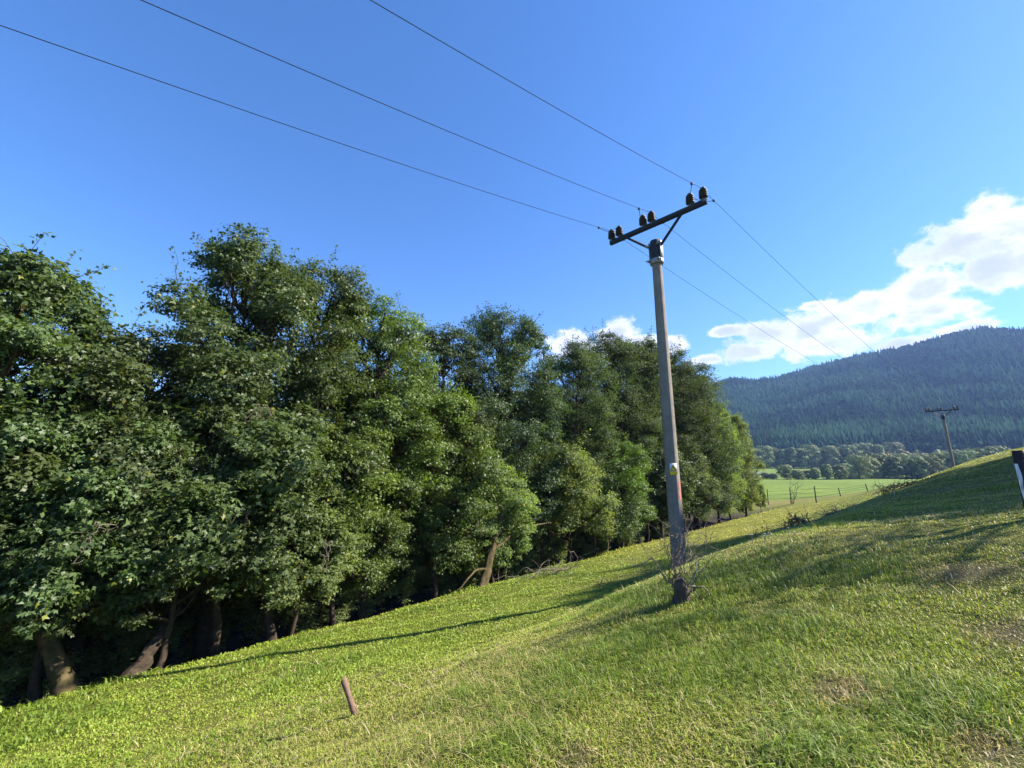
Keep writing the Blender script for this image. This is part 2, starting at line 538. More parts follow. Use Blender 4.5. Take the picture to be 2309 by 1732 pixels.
def hill_sheet(name, ridge, dist, base_dist, base_z, label, col, seed, rough=14):
    pts = []
    for (px, py), Dd in zip(ridge, dist):
        d = ray(px, py)
        pts.append(d / math.hypot(d[0], d[1]) * Dd)
    pts = np.array(pts)
    az = np.arctan2(pts[:, 0], pts[:, 1])
    rr = np.hypot(pts[:, 0], pts[:, 1])
    A = np.linspace(az[0], az[-1], 260)
    H = np.interp(A, az, pts[:, 2]); R = np.interp(A, az, rr)
    T = np.concatenate([[-.25, -.12], np.linspace(0, 1, 70), np.linspace(1.02, 1.6, 14)])
    AA, TT = np.meshgrid(A, T)
    HH = np.broadcast_to(H, AA.shape); RR = np.broadcast_to(R, AA.shape)
    B = base_dist / np.cos(np.clip(AA * 0.6, -1, 1))
    rad = B + (RR - B) * TT
    prof = np.where(TT <= 1, np.sin(np.clip(TT, 0, 1) * math.pi / 2) ** 1.15, 1 - (TT - 1) * 1.1)
    eb = base_z / B
    z = np.where(TT <= 1, rad * (eb + (HH / RR - eb) * prof), HH * (1 - (TT - 1) * 1.1))
    x = rad * np.sin(AA); y = rad * np.cos(AA)
    z = z + np.minimum(TT, 0) * 350
    bump = (fbm(x * 0.006 + seed, y * 0.006, 4) - 0.5) * rough * 2 * np.clip(TT * (1 - TT) * 4, 0, 1)
    z = z + bump
    n = len(A); m = len(T)
    a = (np.arange(m - 1)[:, None] * n + np.arange(n - 1)[None]).ravel()
    mb = MB()
    mb.add(np.stack([x, y, z], -1), np.stack([a, a + 1, a + n + 1, a + n], -1))
    o = mb.build(name, M['ground'], smooth=True)
    k = fbm(x.ravel() * 0.01, y.ravel() * 0.01, 4)[:, None]
    top = sm(0.80, 0.95, TT.ravel())[:, None]
    c = np.array(col) * (0.8 + 0.4 * k) * (1 - top * 0.8) + np.array((0.075, 0.095, 0.035)) * top * 0.8
    atr = o.data.attributes.new('zone', 'FLOAT_COLOR', 'POINT')
    atr.data.foreach_set('color', np.concatenate([c, np.ones((len(c), 1))], 1).astype(np.float32).ravel())
    tag(o, label, 'hill', kind='structure')

    def sample(aa, tt):
        fa = np.clip((aa - A[0]) / (A[-1] - A[0]) * (n - 1), 0, n - 1.001)
        ft = np.interp(tt, T, np.arange(m))
        ft = np.clip(ft, 0, m - 1.001)
        i0 = ft.astype(int); j0 = fa.astype(int)
        u = (ft - i0)[:, None]; v = (fa - j0)[:, None]
        P = np.stack([x, y, z], -1)
        return (P[i0, j0] * (1 - u) * (1 - v) + P[i0 + 1, j0] * u * (1 - v) + P[i0, j0 + 1] * (1 - u) * v + P[i0 + 1, j0 + 1] * u * v)
    return sample, (A[0], A[-1]), R


dists = [1500 + 350 * (i / (len(RIDGE) - 1)) for i in range(len(RIDGE))]
hs_sample, (hA0, hA1), _ = hill_sheet('forested_hill', RIDGE, dists, 640, 24, 'long forested hill across the valley rising to the right',
                                      (0.028, 0.042, 0.022), 3.0)
hill_sheet('distant_hill', [(1000, 880), (1300, 875), (1500, 866), (1560, 863), (1600, 864), (1650, 869), (1750, 890), (1900, 930)],
           [3300] * 8, 2000, 30, 'faint low hill behind the left end of the forested ridge', (0.05, 0.07, 0.035), 9.0)


def build_conifers():
    N = 36000
    aa = rng.uniform(math.atan(0.30), math.atan(1.75), N)
    tt = np.concatenate([rng.uniform(0.0, 1.0, N - 5000) ** 1.1, rng.uniform(-.04, .12, 5000)])
    P = hs_sample(aa, tt)
    dn = fbm(P[:, 0] * 0.012, P[:, 1] * 0.012 + P[:, 2] * 0.01, 3)
    keep = (rng.random(N) < np.where(tt > 0.9, 0.12 + 0.8 * (dn > 0.56), np.where(dn < 0.36, 0.55, 0.95)))
    P = P[keep]; aa = aa[keep]; tt = tt[keep]; dn = dn[keep]
    n = len(P)
    H = rng.uniform(15, 27, n) * np.where(tt > 0.88, 0.5, 1.0)
    decid = (rng.random(n) < np.where(dn < 0.47, 0.42, 0.10)) | ((tt > 0.86) & (rng.random(n) < .6))
    R = np.where(decid, H * rng.uniform(0.22, 0.34, n), H * rng.uniform(0.13, 0.19, n))
    H = np.where(decid, H * 0.75, H)
    mb = MB()
    K = 6
    ang = np.linspace(0, 2 * np.pi, K, endpoint=False)
    # conifers: three ragged skirts
    tint = np.where(decid[:, None], np.array((0.98, 1.05, 0.66)) * 0.75, np.array((0.40, 0.47, 0.46))) * rng.uniform(0.55, 1.45, (n, 1)) * (0.7 + 0.6 * sm(.35, .65, dn))[:, None]
    for lev, (z0, z1, rf) in enumerate(((0.05, 0.55, 1.0), (0.32, 0.8, 0.72), (0.58, 1.0, 0.45))):
        sel = ~decid
        q = P[sel]; h = H[sel][:, None]; r = R[sel][:, None]
        jit = rng.uniform(0.65, 1.3, (len(q), K))
        ph = ang[None] + rng.uniform(0, 6, (len(q), 1))
        base = np.stack([q[:, 0:1] + r * rf * jit * np.cos(ph), q[:, 1:2] + r * rf * jit * np.sin(ph),
                         q[:, 2:3] + h * (z0 + rng.uniform(-0.05, 0.05, (len(q), K)))], -1)
        tip = np.stack([q[:, 0], q[:, 1], q[:, 2] + h[:, 0] * z1], -1)[:, None]
        v = np.concatenate([base, tip], 1)
        o = np.arange(len(q))[:, None, None] * (K + 1)
        f = np.array([(i, (i + 1) % K, K) for i in range(K)])[None] + o
        mb.add(v.reshape(-1, 3), f.reshape(-1, 3), np.repeat(tint[sel], K, 0))
    # scattered broadleaf crowns: leafy clumps
    sel = np.where(decid)[0]
    C = 60
    q = P[sel][:, None]; r = R[sel][:, None, None]; h = H[sel][:, None, None]
    d = norm(rng.normal(size=(len(sel), C, 3)))
    d[..., 2] = np.abs(d[..., 2]) * 1.2 - 0.3
    c = q + d * np.concatenate([r, r, h * 0.45], -1) * rng.uniform(0.75, 1.05, (len(sel), C, 1)) + np.concatenate([0 * r, 0 * r, h * 0.5], -1)
    leaf_quads(mb, c.reshape(-1, 3), norm(d + rng.normal(size=d.shape) * 0.4).reshape(-1, 3), np.repeat(R[sel] * 0.42, C),
               np.repeat(tint[sel], C, 0) * rng.uniform(0.8, 1.2, (len(sel) * C, 1)))
    o = mb.build('conifer_forest', M['conifer'])
    tag(o, 'dense dark spruce forest with paler broadleaf patches covering the hill', 'forest', kind='stuff')


def leaf_quads(mb, c, nrm, size, tint):
    """irregular flat leaf clumps"""
    n = len(c)
    t = norm(np.cross(nrm, rng.normal(size=(n, 3))))
    b = np.cross(nrm, t)
    s = np.broadcast_to(np.asarray(size, float), (n,))[:, None]
    k = rng.uniform(0.7, 1.25, (n, 4, 1))
    ring = np.stack([t, b * 0.8, -t, -b * 0.8], 1) * k
    v = c[:, None] + ring * s[:, None]
    f = np.arange(n * 4).reshape(n, 4)
    tr = np.concatenate([f[:, [0, 1, 2]], f[:, [0, 2, 3]]])
    mb.add(v.reshape(-1, 3), tr, np.concatenate([tint, tint]))


build_conifers()

# ------------------------------------------------------------------ broadleaf trees of the stream bank
LEAF_MAPLE = np.array([(0, 0, 0), (.42, .50, -.10), (.50, .20, .03), (1.0, 0, -.18), (.50, -.20, .03), (.42, -.50, -.10)])
LEAF_MAPLE_F = np.array([(0, 1, 2), (0, 2, 3), (0, 3, 4), (0, 4, 5)])
LEAF_OVAL = np.array([(0, 0, 0), (.45, .30, .04), (1.0, 0, -.12), (.45, -.30, .04)])
LEAF_OVAL_F = np.array([(0, 1, 2), (0, 2, 3)])


def add_leaves(mb, pos, nrm, tip, size, tint, kind='maple'):
    n = len(pos)
    T, Fc = (LEAF_MAPLE, LEAF_MAPLE_F) if kind == 'maple' else (LEAF_OVAL, LEAF_OVAL_F)
    tip = norm(tip - nrm * (tip * nrm).sum(1, keepdims=True))
    side = np.cross(nrm, tip)
    s = np.broadcast_to(np.asarray(size, float), (n,))[:, None, None]
    v = pos[:, None] + s * (T[None, :, 0:1] * tip[:, None] + T[None, :, 1:2] * side[:, None] + T[None, :, 2:3] * nrm[:, None])
    f = Fc[None] + (np.arange(n) * len(T))[:, None, None]
    mb.add(v.reshape(-1, 3), f.reshape(-1, 3), np.repeat(tint, len(Fc), 0))


def curve(a, b, sag, n=6, wob=0.0):
    a = np.asarray(a, float); b = np.asarray(b, float)
    t = np.linspace(0, 1, n)[:, None]
    p = a + (b - a) * t
    p[:, 2] += (np.sin(t[:, 0] * math.pi) * sag)
    if wob:
        w_ = rng.normal(size=(n, 3)) * wob
        w_[0] = 0; w_[-1] = 0
        p += w_
    return p


def make_tree(H, R, z0, nb=34, sprays=26, leaves=62, lsize=0.13, kind='maple', trunk_r=0.2, lean=(0, 0), pw=0.45,
              warm=0.0, warm_top=0.0, bough=0.36, flat=1.05, spread=0.29, open_top=0.0, stems=1):
    """returns crown and trunk meshes of a tree H high whose crown of radius R starts z0 above the ground"""
    crown = MB(); wood = MB()
    lean = np.array((*lean, 0.0))
    ga = math.pi * (3 - 5 ** 0.5)
    ph0 = rng.uniform(0, 6.28)
    tr_top = H * 0.86
    spines = []; hubs = []
    for st in range(stems):
        off = np.array((rng.normal() * 0.25, rng.normal() * 0.25, -0.5)) if stems > 1 else np.array((0, 0, -0.5))
        spread_s = np.array((rng.normal() * 0.8, rng.normal() * 0.8, 0)) if stems > 1 else np.zeros(3)
        tt = np.linspace(0, 1, 12)[:, None]
        sp = off + (lean * np.minimum(tt * 1.2, 1) + spread_s * tt) * 1.0 + np.array((0, 0, 1.0)) * tt * tr_top
        sp[1:-1, :2] += np.cumsum(rng.normal(size=(10, 2)) * 0.05, 0)
        wood.tube(sp, trunk_r * (1 - 0.85 * tt[:, 0]) * (1 + 0.5 * np.exp(-tt[:, 0] * 14)) * (0.7 if stems > 1 else 1), n=9)
        spines.append(sp)
    for i in range(nb):
        t = (i + 0.5) / nb
        t = np.clip(t + rng.normal() * 0.02, 0, 1)
        prof = math.sin(math.pi * (t * 0.84 + 0.13)) ** pw
        rr = R * prof * rng.uniform(0.50, 0.86)
        if i % 4 == 3: rr *= 0.45
        rb = R * bough * rng.uniform(0.75, 1.2) * (0.65 + 0.35 * prof)
        a = ph0 + i * ga + rng.normal() * 0.3
        zc = z0 + (H - z0) * t
        zc = min(zc, H - rb * 0.75)
        c = np.array((math.cos(a) * rr, math.sin(a) * rr, zc)) + lean * (0.5 + 0.5 * t)
        sp = spines[i % stems]
        base = sp[np.argmin(np.abs(sp[:, 2] - max(0.25 * H, (c[2] - 0.4 * rr - 0.1 * H))))]
        ln = np.linalg.norm(c - base)
        br = curve(base, c, -0.08 * ln, 7, 0.05)
        wood.tube(br, np.linspace(trunk_r * 0.36, 0.018, 7), n=5, cap=False)
        hubs.append((c, rb, t))
        d = norm(rng.normal(size=(sprays, 3)))
        out = np.array((math.cos(a), math.sin(a), 0.25))
        flip = (d @ out < -0.35) & (rng.random(sprays) < 0.7)
        d[flip] *= -1
        d[:, 2] = np.where((d[:, 2] < -0.2) & (rng.random(sprays) < .6), -d[:, 2], d[:, 2])
        sc = c + d * rb * rng.uniform(0.45, 1.08, (sprays, 1)) * np.array((1, 1, flat))
        for q in range(0, sprays, 3):
            wood.tube(curve(br[4], sc[q], 0.05, 4, 0.03), np.linspace(0.014, 0.005, 4), n=3, cap=False)
        # leaves of each spray
        m = leaves
        loc = rng.normal(size=(sprays, m, 3)) * spread * np.array((1, 1, 0.55)) * rb / 1.0 * 0.62
        if t > .55 and m > 30 and rng.random() < .3:
            m2 = int(m * (1.25 - .75 * t)); loc = loc[:, :m2]
        else:
            m2 = m
        p = sc[:, None] + loc
        nr = norm(d[:, None] * 0.85 + np.array((0, 0, 0.5)) + rng.normal(size=(sprays, m2, 3)) * 0.6)
        tp = norm(d[:, None] * 0.7 + loc * 1.5 + np.array((0, 0, -0.35)) + rng.normal(size=(sprays, m2, 3)) * 0.6)
        wv = np.clip(warm * rng.uniform(0, 1.0) + warm_top * t * rng.uniform(0.4, 1.0), 0, 1)
        base_t = np.array((0.5, 0.5, 0.5)) * (1 - wv) + np.array((0.80, 0.86, 0.36)) * wv
        bt = base_t * rng.uniform(0.86, 1.14)
        ti = bt * rng.uniform(0.72, 1.28, (sprays * m2, 1))
        yl = rng.random(sprays * m2) < 0.012
        ti[yl] = np.array((1.5, 1.05, 0.4)) * 0.8
        add_leaves(crown, p.reshape(-1, 3), nr.reshape(-1, 3), tp.reshape(-1, 3), 0.86 * lsize * rng.uniform(0.6, 1.25, sprays * m2), ti, kind)
    # leafy shoots that break up the outline
    for i in range(int(nb * 1.1)):
        c, rb, t = hubs[rng.integers(len(hubs))]
        d = norm(rng.normal(size=3) * np.array((1, 1, .6)) + np.array((0, 0, .75)))
        q0 = c + d * rb * .75
        ln = rng.uniform(.5, 1.15) * (0.7 + .5 * t)
        dv = norm(d * .55 + np.array((0, 0, .7)) + rng.normal(size=3) * .2)
        sh = curve(q0, q0 + dv * ln, 0, 5, .03)
        wood.tube(sh, np.linspace(.012, .004, 5), n=3, cap=False)
        m = 34
        tt = rng.uniform(.1, 1.05, m)
        p = q0 + dv * (ln * tt)[:, None] + rng.normal(size=(m, 3)) * .11 * (1.15 - tt * .6)[:, None]
        nr = norm(rng.normal(size=(m, 3)) * .7 + np.array((0, 0, .5)) + d * .4)
        tp = norm(rng.normal(size=(m, 3)) + dv * .4 + np.array((0, 0, -.3)))
        wv = np.clip(warm * rng.uniform(0, 1.0) + warm_top * t * rng.uniform(0.4, 1.0), 0, 1)
        ti = (np.array((0.52, 0.53, 0.5)) * (1 - wv) + np.array((0.80, 0.86, 0.36)) * wv) * rng.uniform(0.75, 1.3, (m, 1))
        add_leaves(crown, p, nr, tp, 0.86 * lsize * rng.uniform(0.6, 1.2, m), ti, kind)
    return crown, wood


def plant_tree(name, label, spec, base, leafmat, barkmat, rotz=0.0, group=None, cat='tree'):
    t = thing(name, label, cat, base, rotz, group)
    crown, wood = make_tree(**spec)
    crown.build('crown', leafmat, t)
    wood.build('trunk', barkmat, t, smooth=True)
    t['h'] = spec['H']
    del t['h']
    return t


def top_tree(px, py, s):
    p = at_s(px, py, s)
    g = float(gz(p[0], p[1]))
    return (float(p[0]), float(p[1]), g), float(p[2] - g) - .45


GT = 'trees lining the stream bank'
near = {}
# name, top pixel, distance downhill, radius, crown base, extras
FRONT = [
    ('a', (30, 545), 15.2, 2.3, 2.9, dict(nb=38, lsize=.15, trunk_r=.27, lean=(-.2, 0.3)), 'maple', 'tall maple at the left edge of the photo with a thick sunlit leaning trunk'),
    ('b', (300, 735), 15.8, 2.7, 3.2, dict(nb=36, lsize=.145, trunk_r=.2), 'maple', 'lower bushy maple filling the dip right of the leftmost tall tree'),
    ('c', (575, 545), 16.2, 2.7, 2.8, dict(nb=52, lsize=.13, trunk_r=.24), 'maple', 'tallest maple with an open dark top left of centre'),
    ('d', (735, 600), 16.4, 2.9, 3.2, dict(nb=50, lsize=.12, trunk_r=.2, warm=.12), 'maple', 'broad tree between the tallest maple and the yellowish one'),
    ('e', (862, 668), 16.0, 2.6, 2.8, dict(nb=50, lsize=.12, trunk_r=.18, warm=.2, warm_top=.85), 'maple', 'tree with yellow-green upper leaves on the slope of the skyline'),
    ('f', (1003, 735), 17.0, 2.5, 2.6, dict(nb=46, lsize=.12, trunk_r=.16), 'maple_dark', 'small dark tree in the notch left of the round-topped tree'),
    ('g', (1140, 702), 16.4, 3.1, 2.6, dict(nb=68, lsize=.12, trunk_r=.22, pw=.33), 'maple_dark', 'round-topped dark tree standing above its neighbours at the centre'),
]
for key, (px, py), s, R, z0, ex, lm, lab in FRONT:
    base, H = top_tree(px, py, s)
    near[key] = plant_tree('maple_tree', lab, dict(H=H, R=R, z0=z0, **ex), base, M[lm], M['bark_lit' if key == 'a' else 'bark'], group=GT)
    near[key]['group'] = GT
HREF = {}
RREF = {f[0]: f[3] for f in FRONT}
for key, (px, py), s, R, z0, ex, lm, lab in FRONT:
    HREF[key] = top_tree(px, py, s)[1]


def place_copy(src, px, py, s, rot, label, wide=1.0, name=None, group=GT):
    base, H = top_tree(px, py, s)
    k = H / HREF[src]
    o = copy_tree(near[src], base, rot, (wide * k, wide * k, k))
    if name: o.name = name
    o['label'] = label
    o['group'] = group
    return o


# farther trees of the same bank: two more originals with finer leaves, then copies
for key, (px, py), s, R, z0, ex, lm, lab in [
    ('h', (1292, 772), 16.5, 3.1, 2.2, dict(nb=58, lsize=.14, leaves=52, kind='oval', trunk_r=.16, stems=2, pw=.42), 'ash', 'fine-leaved tree with thin top shoots right of the round-topped tree'),
    ('i', (1368, 752), 17.0, 3.3, 2.2, dict(nb=60, lsize=.14, leaves=52, kind='oval', trunk_r=.16, stems=2, pw=.42), 'ash', 'tree with tall pointed shoots below the small white cloud'),
]:
    base, H = top_tree(px, py, s)
    near[key] = plant_tree('ash_tree', lab, dict(H=H, R=R, z0=z0, **ex), base, M[lm], M['bark'], group=GT)
    HREF[key] = H
place_copy('h', 1432, 765, 17.2, 1.3, 'leafy tree whose top meets the left side of the concrete pole', 1.15)
place_copy('i', 1487, 785, 17.0, 2.4, 'leafy tree directly behind the upper concrete pole', 1.2)
place_copy('h', 1540, 822, 16.8, 4.0, 'leafy tree emerging on the right side of the concrete pole', 1.25)
place_copy('i', 1552, 862, 16.6, 5.2, 'rounded tree sloping down to the end of the tree wall', 1.1)

# lower trees in front of the wall, leaning out over the grass
for key, (px, py), s, R, z0, ex, lm, lab in [
    ('p', (210, 905), 14.4, 2.2, 2.2, dict(nb=34, lsize=.14, trunk_r=.12, leaves=54), 'maple', 'low maple leaning over the grass beside the thick trunk at far left'),
    ('q', (1000, 870), 15.0, 2.4, 1.8, dict(nb=38, lsize=.12, trunk_r=.11, leaves=50, warm=.6, warm_top=.5), 'maple', 'low yellow-green tree in front of the wall left of the round-topped tree'),
    ('r', (1118, 1030), 14.6, 1.8, 1.4, dict(nb=28, lsize=.12, trunk_r=.08, leaves=50, kind='oval'), 'birch', 'small pale green sapling tree before the dark round-topped tree'),
]:
    base, H = top_tree(px, py, s)
    near[key] = plant_tree('understory_tree', lab, dict(H=H, R=R, z0=z0, **ex), base, M[lm], M['bark'], group='low trees along the grass edge')
    HREF[key] = H
GU = 'low trees along the grass edge'
place_copy('p', 560, 900, 14.8, 2.0, 'low spreading maple under the tallest tree left of centre', 1.1, group=GU)
place_copy('p', 430, 1010, 14.2, 4.1, 'low maple bough hanging over the dark gap at left', 1.0, group=GU)
place_copy('q', 790, 930, 14.8, 1.2, 'low greenish tree below the broad tree left of the yellow-green one', 1.1, group=GU)
place_copy('r', 690, 1060, 14.2, 2.2, 'small tree with dangling bare twigs over the shaded bank', 1.2, group=GU)
place_copy('r', 1270, 1000, 14.8, 3.3, 'small leafy tree right of the pale green sapling tree', 1.3, group=GU)
place_copy('q', 1390, 985, 15.0, 4.4, 'low tree left of the concrete pole at sign height', 1.2, group=GU)
place_copy('p', 1480, 1010, 15.2, 5.0, 'low tree half hidden behind the concrete pole', 1.1, group=GU)
place_copy('q', 1545, 1010, 15.2, 0.3, 'low tree just right of the yellow pole sign', 1.2, group=GU)
place_copy('p', 20, 960, 14.8, 0.9, 'low maple cut by the left edge of the photo', 1.2, group=GU)

# shrubs in the shade of the bank
for j, (l, s_, k) in enumerate([(-5, 16.5, .8), (-3.4, 18.5, 1.0), (-.5, 15.8, .5), (2.6, 18.8, 1.0), (5.6, 19, 1.0), (8.5, 18.6, 1.0), (11.6, 19, 1.0), (15, 18.8, 1.0), (18, 18.5, .9), (22, 18.6, .9), (26, 18.6, .9), (32, 18.6, .9), (38, 18, .8), (-1.5, 17.5, .8), (1.5, 16.8, .6), (4.2, 17.6, .75), (7, 16.6, .6), (10, 17.2, .7), (13, 16.9, .65), (16.5, 16.4, .6), (20, 17, .7), (24, 16.6, .6), (29, 16.8, .7), (35, 16.8, .7)]):
    p = l * DL + s_ * NS
    o = copy_tree(near['r'], (p[0], p[1], float(gz(p[0], p[1])) - .3), 2.1 * j, (k * 1.5, k * 1.5, k))
    o.name = 'bank_shrub'
    o['label'] = 'dark leafy shrub in the deep shade under the tree wall'
    o['group'] = 'shrubs in the shade of the bank'

# second row across the stream
GB = 'trees across the stream behind the first row'
for j, (l, s, src, k) in enumerate([(-9, 19, 'c', .85), (-5, 22, 'd', .8), (-1, 21, 'e', .82), (3.5, 22, 'b', 1.15), (8, 21, 'd', .95), (12, 22.5, 'c', .95), (17, 22, 'e', .95),
                                    (22, 21.5, 'f', 1.0), (27, 22, 'g', .95), (33, 22, 'h', .95), (39, 22.5, 'i', .95), (46, 22, 'h', .9), (53, 22, 'i', .8),
                                    (-8, 15.5, 'd', .85)]):
    p = l * DL + s * NS
    o = copy_tree(near[src], (p[0], p[1], float(gz(p[0], p[1]))), 1.7 * j + .5, (k * 1.1, k * 1.1, k * (.76 if l < 5 else .84)))
    o.name = 'background_tree'
    o['label'] = 'dark tree glimpsed through gaps in the first row across the stream'
    o['group'] = GB

for key, px, py, s_, sz_ in [('c', 560, 1150, 12.9, 1.0), ('d', 735, 1230, 12.7, 1.0), ('c', 590, 915, 13.2, 1.4), ('p', 215, 1185, 12.4, .9), ('g', 1190, 1170, 13.6, 1.0)]:
    q0 = at_s(px, py, s_) - np.array(near[key].location)
    mb = MB()
    for k_ in range(5):
        e_ = q0 + np.array((rng.normal() * .35, rng.normal() * .3, -rng.uniform(.2, .8))) * sz_
        c_ = curve(q0 + rng.normal(size=3) * .05, e_, .1, 7, .04)
        mb.tube(c_, np.linspace(.009, .004, 7), n=4, cap=False)
        for _ in range(3):
            q1 = c_[rng.integers(2, 7)]
            mb.tube(curve(q1, q1 + rng.normal(size=3) * .16, 0, 4, .02), np.linspace(.007, .003, 4), n=3, cap=False)
    db = mb.build('dead_branch', M['twig'], near[key])
    db['label'] = 'bare dead twigs hanging out of the leaves'

# slender birches past the end of the wall
for key, (px, py), s, R, lab in [
    ('s', (1622, 912), 15.4, 1.9, 'slender birch with a pointed airy crown at the end of the tree row'),
    ('t', (1658, 930), 15.2, 2.1, 'thin light green birch nearest to the open field'),
]:
    base, H = top_tree(px, py, s)
    near[key] = plant_tree('birch_tree', lab, dict(H=H, R=R, z0=1.6, nb=52, sprays=20, leaves=32, lsize=.16, kind='oval', trunk_r=.10, pw=.85, bough=.36, flat=1.1, spread=.45), base, M['birch'], M['bark'])
    HREF[key] = H
o = place_copy('t', 1596, 905, 15.8, 2.2, 'slender birch squeezed against the dark right end of the tree wall', 1.1, group='slender birches')
o = place_copy('r', 1708, 1085, 15.5, 1.1, 'small dark sapling on the meadow edge below the thin birch', .8, group='saplings at the meadow edge')
o = place_copy('r', 1672, 1090, 16.0, 3.1, 'dark leafy sapling between the birch trunks', .8, group='saplings at the meadow edge')

# trees beside the lane on the right, outside the photo, whose shade falls across the slope
for j, (x, y, H, R, src) in enumerate([(23.0, 10.3, 10.9, 4.3, 'c'), (31.2, 15.0, 13.8, 4.2, 'd'), (35, 18.5, 14, 4.3, 'e')]):
    k = H / HREF[src]
    o = copy_tree(near[src], (x, y, float(gz(x, y))), 0.8 * j, (R / RREF[src], R / RREF[src], k))
    o.name = 'lane_tree'
    o['label'] = 'leafy tree beyond the right edge that shades the slope'
    o['group'] = 'trees beyond the right edge'

t = thing('thin_leaved_tree', 'slight thin-leaved tree beyond the right edge that throws dappled shade on the grass', 'tree', (12.2, 5.4, float(gz(12.2, 5.4))))
mb = MB()
mb.tube([(0, 0, -.4), (.1, .1, 2.2), (-.15, .2, 4.3), (.1, .3, 6.4)], [.085, .07, .05, .02], n=8)
for z0_, dx_, dy_, dz_ in ((2.6, .3, 1.7, 1.5), (3.2, -.2, -1.5, 1.7), (4.0, .2, 1.4, 1.2), (4.6, -.3, -1.1, 1.2), (5.2, 0, .9, .9)):
    mb.tube(curve((0, .15, z0_), (dx_, dy_, z0_ + dz_), .25, 7, .04), np.linspace(.038, .012, 7), n=6)
mb.build('trunk', M['bark'], t)
cr = MB()
for _ in range(75):
    c_ = np.array((rng.normal() * .5, np.clip(rng.normal() * 1.2, -2.2, 1.9), rng.uniform(2.6, 6.4)))
    k_ = 40
    pp = c_ + rng.normal(size=(k_, 3)) * .22
    add_leaves(cr, pp, norm(rng.normal(size=(k_, 3)) + np.array((0, 0, .6))), norm(rng.normal(size=(k_, 3))), .11, np.full((k_, 3), .5), 'oval')
cr.build('crown', M['maple'], t)

# ------------------------------------------------------------------ stems, leaning trunks and dead wood under the trees
def stem(name, label, base_px, s, top_px, s2, r, matk, branches=(), group=None):
    a = at_s(*base_px, s); b = at_s(*top_px, s2)
    a[2] = min(a[2], float(gz(a[0], a[1]))) - 0.15
    mb = MB()
    pts = curve(a, b, 0.0, 9, 0.03 if r < .1 else 0.02)
    if r > .1:
        t_ = np.linspace(0, 1, 34)
        P_ = np.stack([np.interp(t_, np.linspace(0, 1, 9), pts[:, i]) for i in range(3)], -1)
        n0 = mb.n
        rr_ = np.interp(t_, [0, 1], [r, r * .6]) * (1 + .55 * np.exp(-t_ * 7))
        mb.tube(P_, rr_, n=22)
        V_ = mb.v[0].reshape(34, 22, 3)
        ph_ = np.arange(22)[None] * 1.0
        k_ = (fbm(ph_ * 1.3 + 7 * base_px[0], t_[:, None] * 5 + 0 * ph_, 3) - .5) * .5 + (fbm(ph_ * 2.9, t_[:, None] * 22 + base_px[0] + 0 * ph_, 2) - .5) * .22
        k_[:, 0] = k_[:, -1] = .5 * (k_[:, 0] + k_[:, -1])
        mb.v[0] = (P_[:, None] + (V_ - P_[:, None]) * (1 + k_)[..., None]).reshape(-1, 3)
    else:
        mb.tube(pts, np.linspace(r, r * 0.55, 9) * rng.uniform(0.94, 1.06, 9), n=10)
    o = mb.build(name, M[matk], None, smooth=True)
    tag(o, label, 'sapling' if name == 'bare_sapling' else 'tree', group)
    for bp in branches:
        m2 = MB()
        st = pts[int(bp[0] * 8)]
        en = at_s(*bp[1], bp[2])
        m2.tube(curve(st, en, 0.25, 8, 0.04), np.linspace(bp[3], bp[3] * 0.4, 8), n=6)
        m2.build('branch', M[matk], o, smooth=True)
    return o


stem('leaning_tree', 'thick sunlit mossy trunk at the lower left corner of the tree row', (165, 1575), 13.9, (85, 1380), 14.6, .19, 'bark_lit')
stem('leaning_tree', 'shaded trunk leaning right in the dark gap at left', (285, 1525), 13.8, (400, 1370), 14.6, .17, 'bark')
stem('leaning_tree', 'upright stem in the dark shade left of centre', (618, 1425), 14.2, (600, 1290), 14.8, .12, 'bark')
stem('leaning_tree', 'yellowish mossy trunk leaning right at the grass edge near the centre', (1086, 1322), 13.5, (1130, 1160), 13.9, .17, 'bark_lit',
     [(.5, (1245, 1178), 13.6, .08), (.25, (1030, 1332), 13.3, .06)])
for q, (bx, by, tx, ty) in enumerate([(1122, 1312, 1128, 1200), (1136, 1308, 1150, 1190), (1205, 1300, 1230, 1210), (1262, 1290, 1240, 1200), (1370, 1265, 1368, 1150),
                                      (1345, 1265, 1335, 1170), (1420, 1240, 1412, 1150), (1460, 1225, 1465, 1140)]):
    stem('bare_sapling', 'thin bare sapling in the shade under the tree wall', (bx, by), 14.0 + (q % 3) * .4, (tx, ty), 14.6, .045 if q != 4 else .08, 'bark' if q != 4 else 'bark_lit',
         group='bare saplings under the tree wall')

# ------------------------------------------------------------------ utility poles
ARM_DIR = np.array((.715 * 0 + 2.03, -2.08, 0)); ARM_DIR /= np.linalg.norm(ARM_DIR)
ARM_ANG = math.atan2(ARM_DIR[1], ARM_DIR[0])
ARM_HALF = 1.43
INS = [-1.36, -1.10, -0.33, -0.07, 1.02, 1.36]
ARM_Z = 9.05


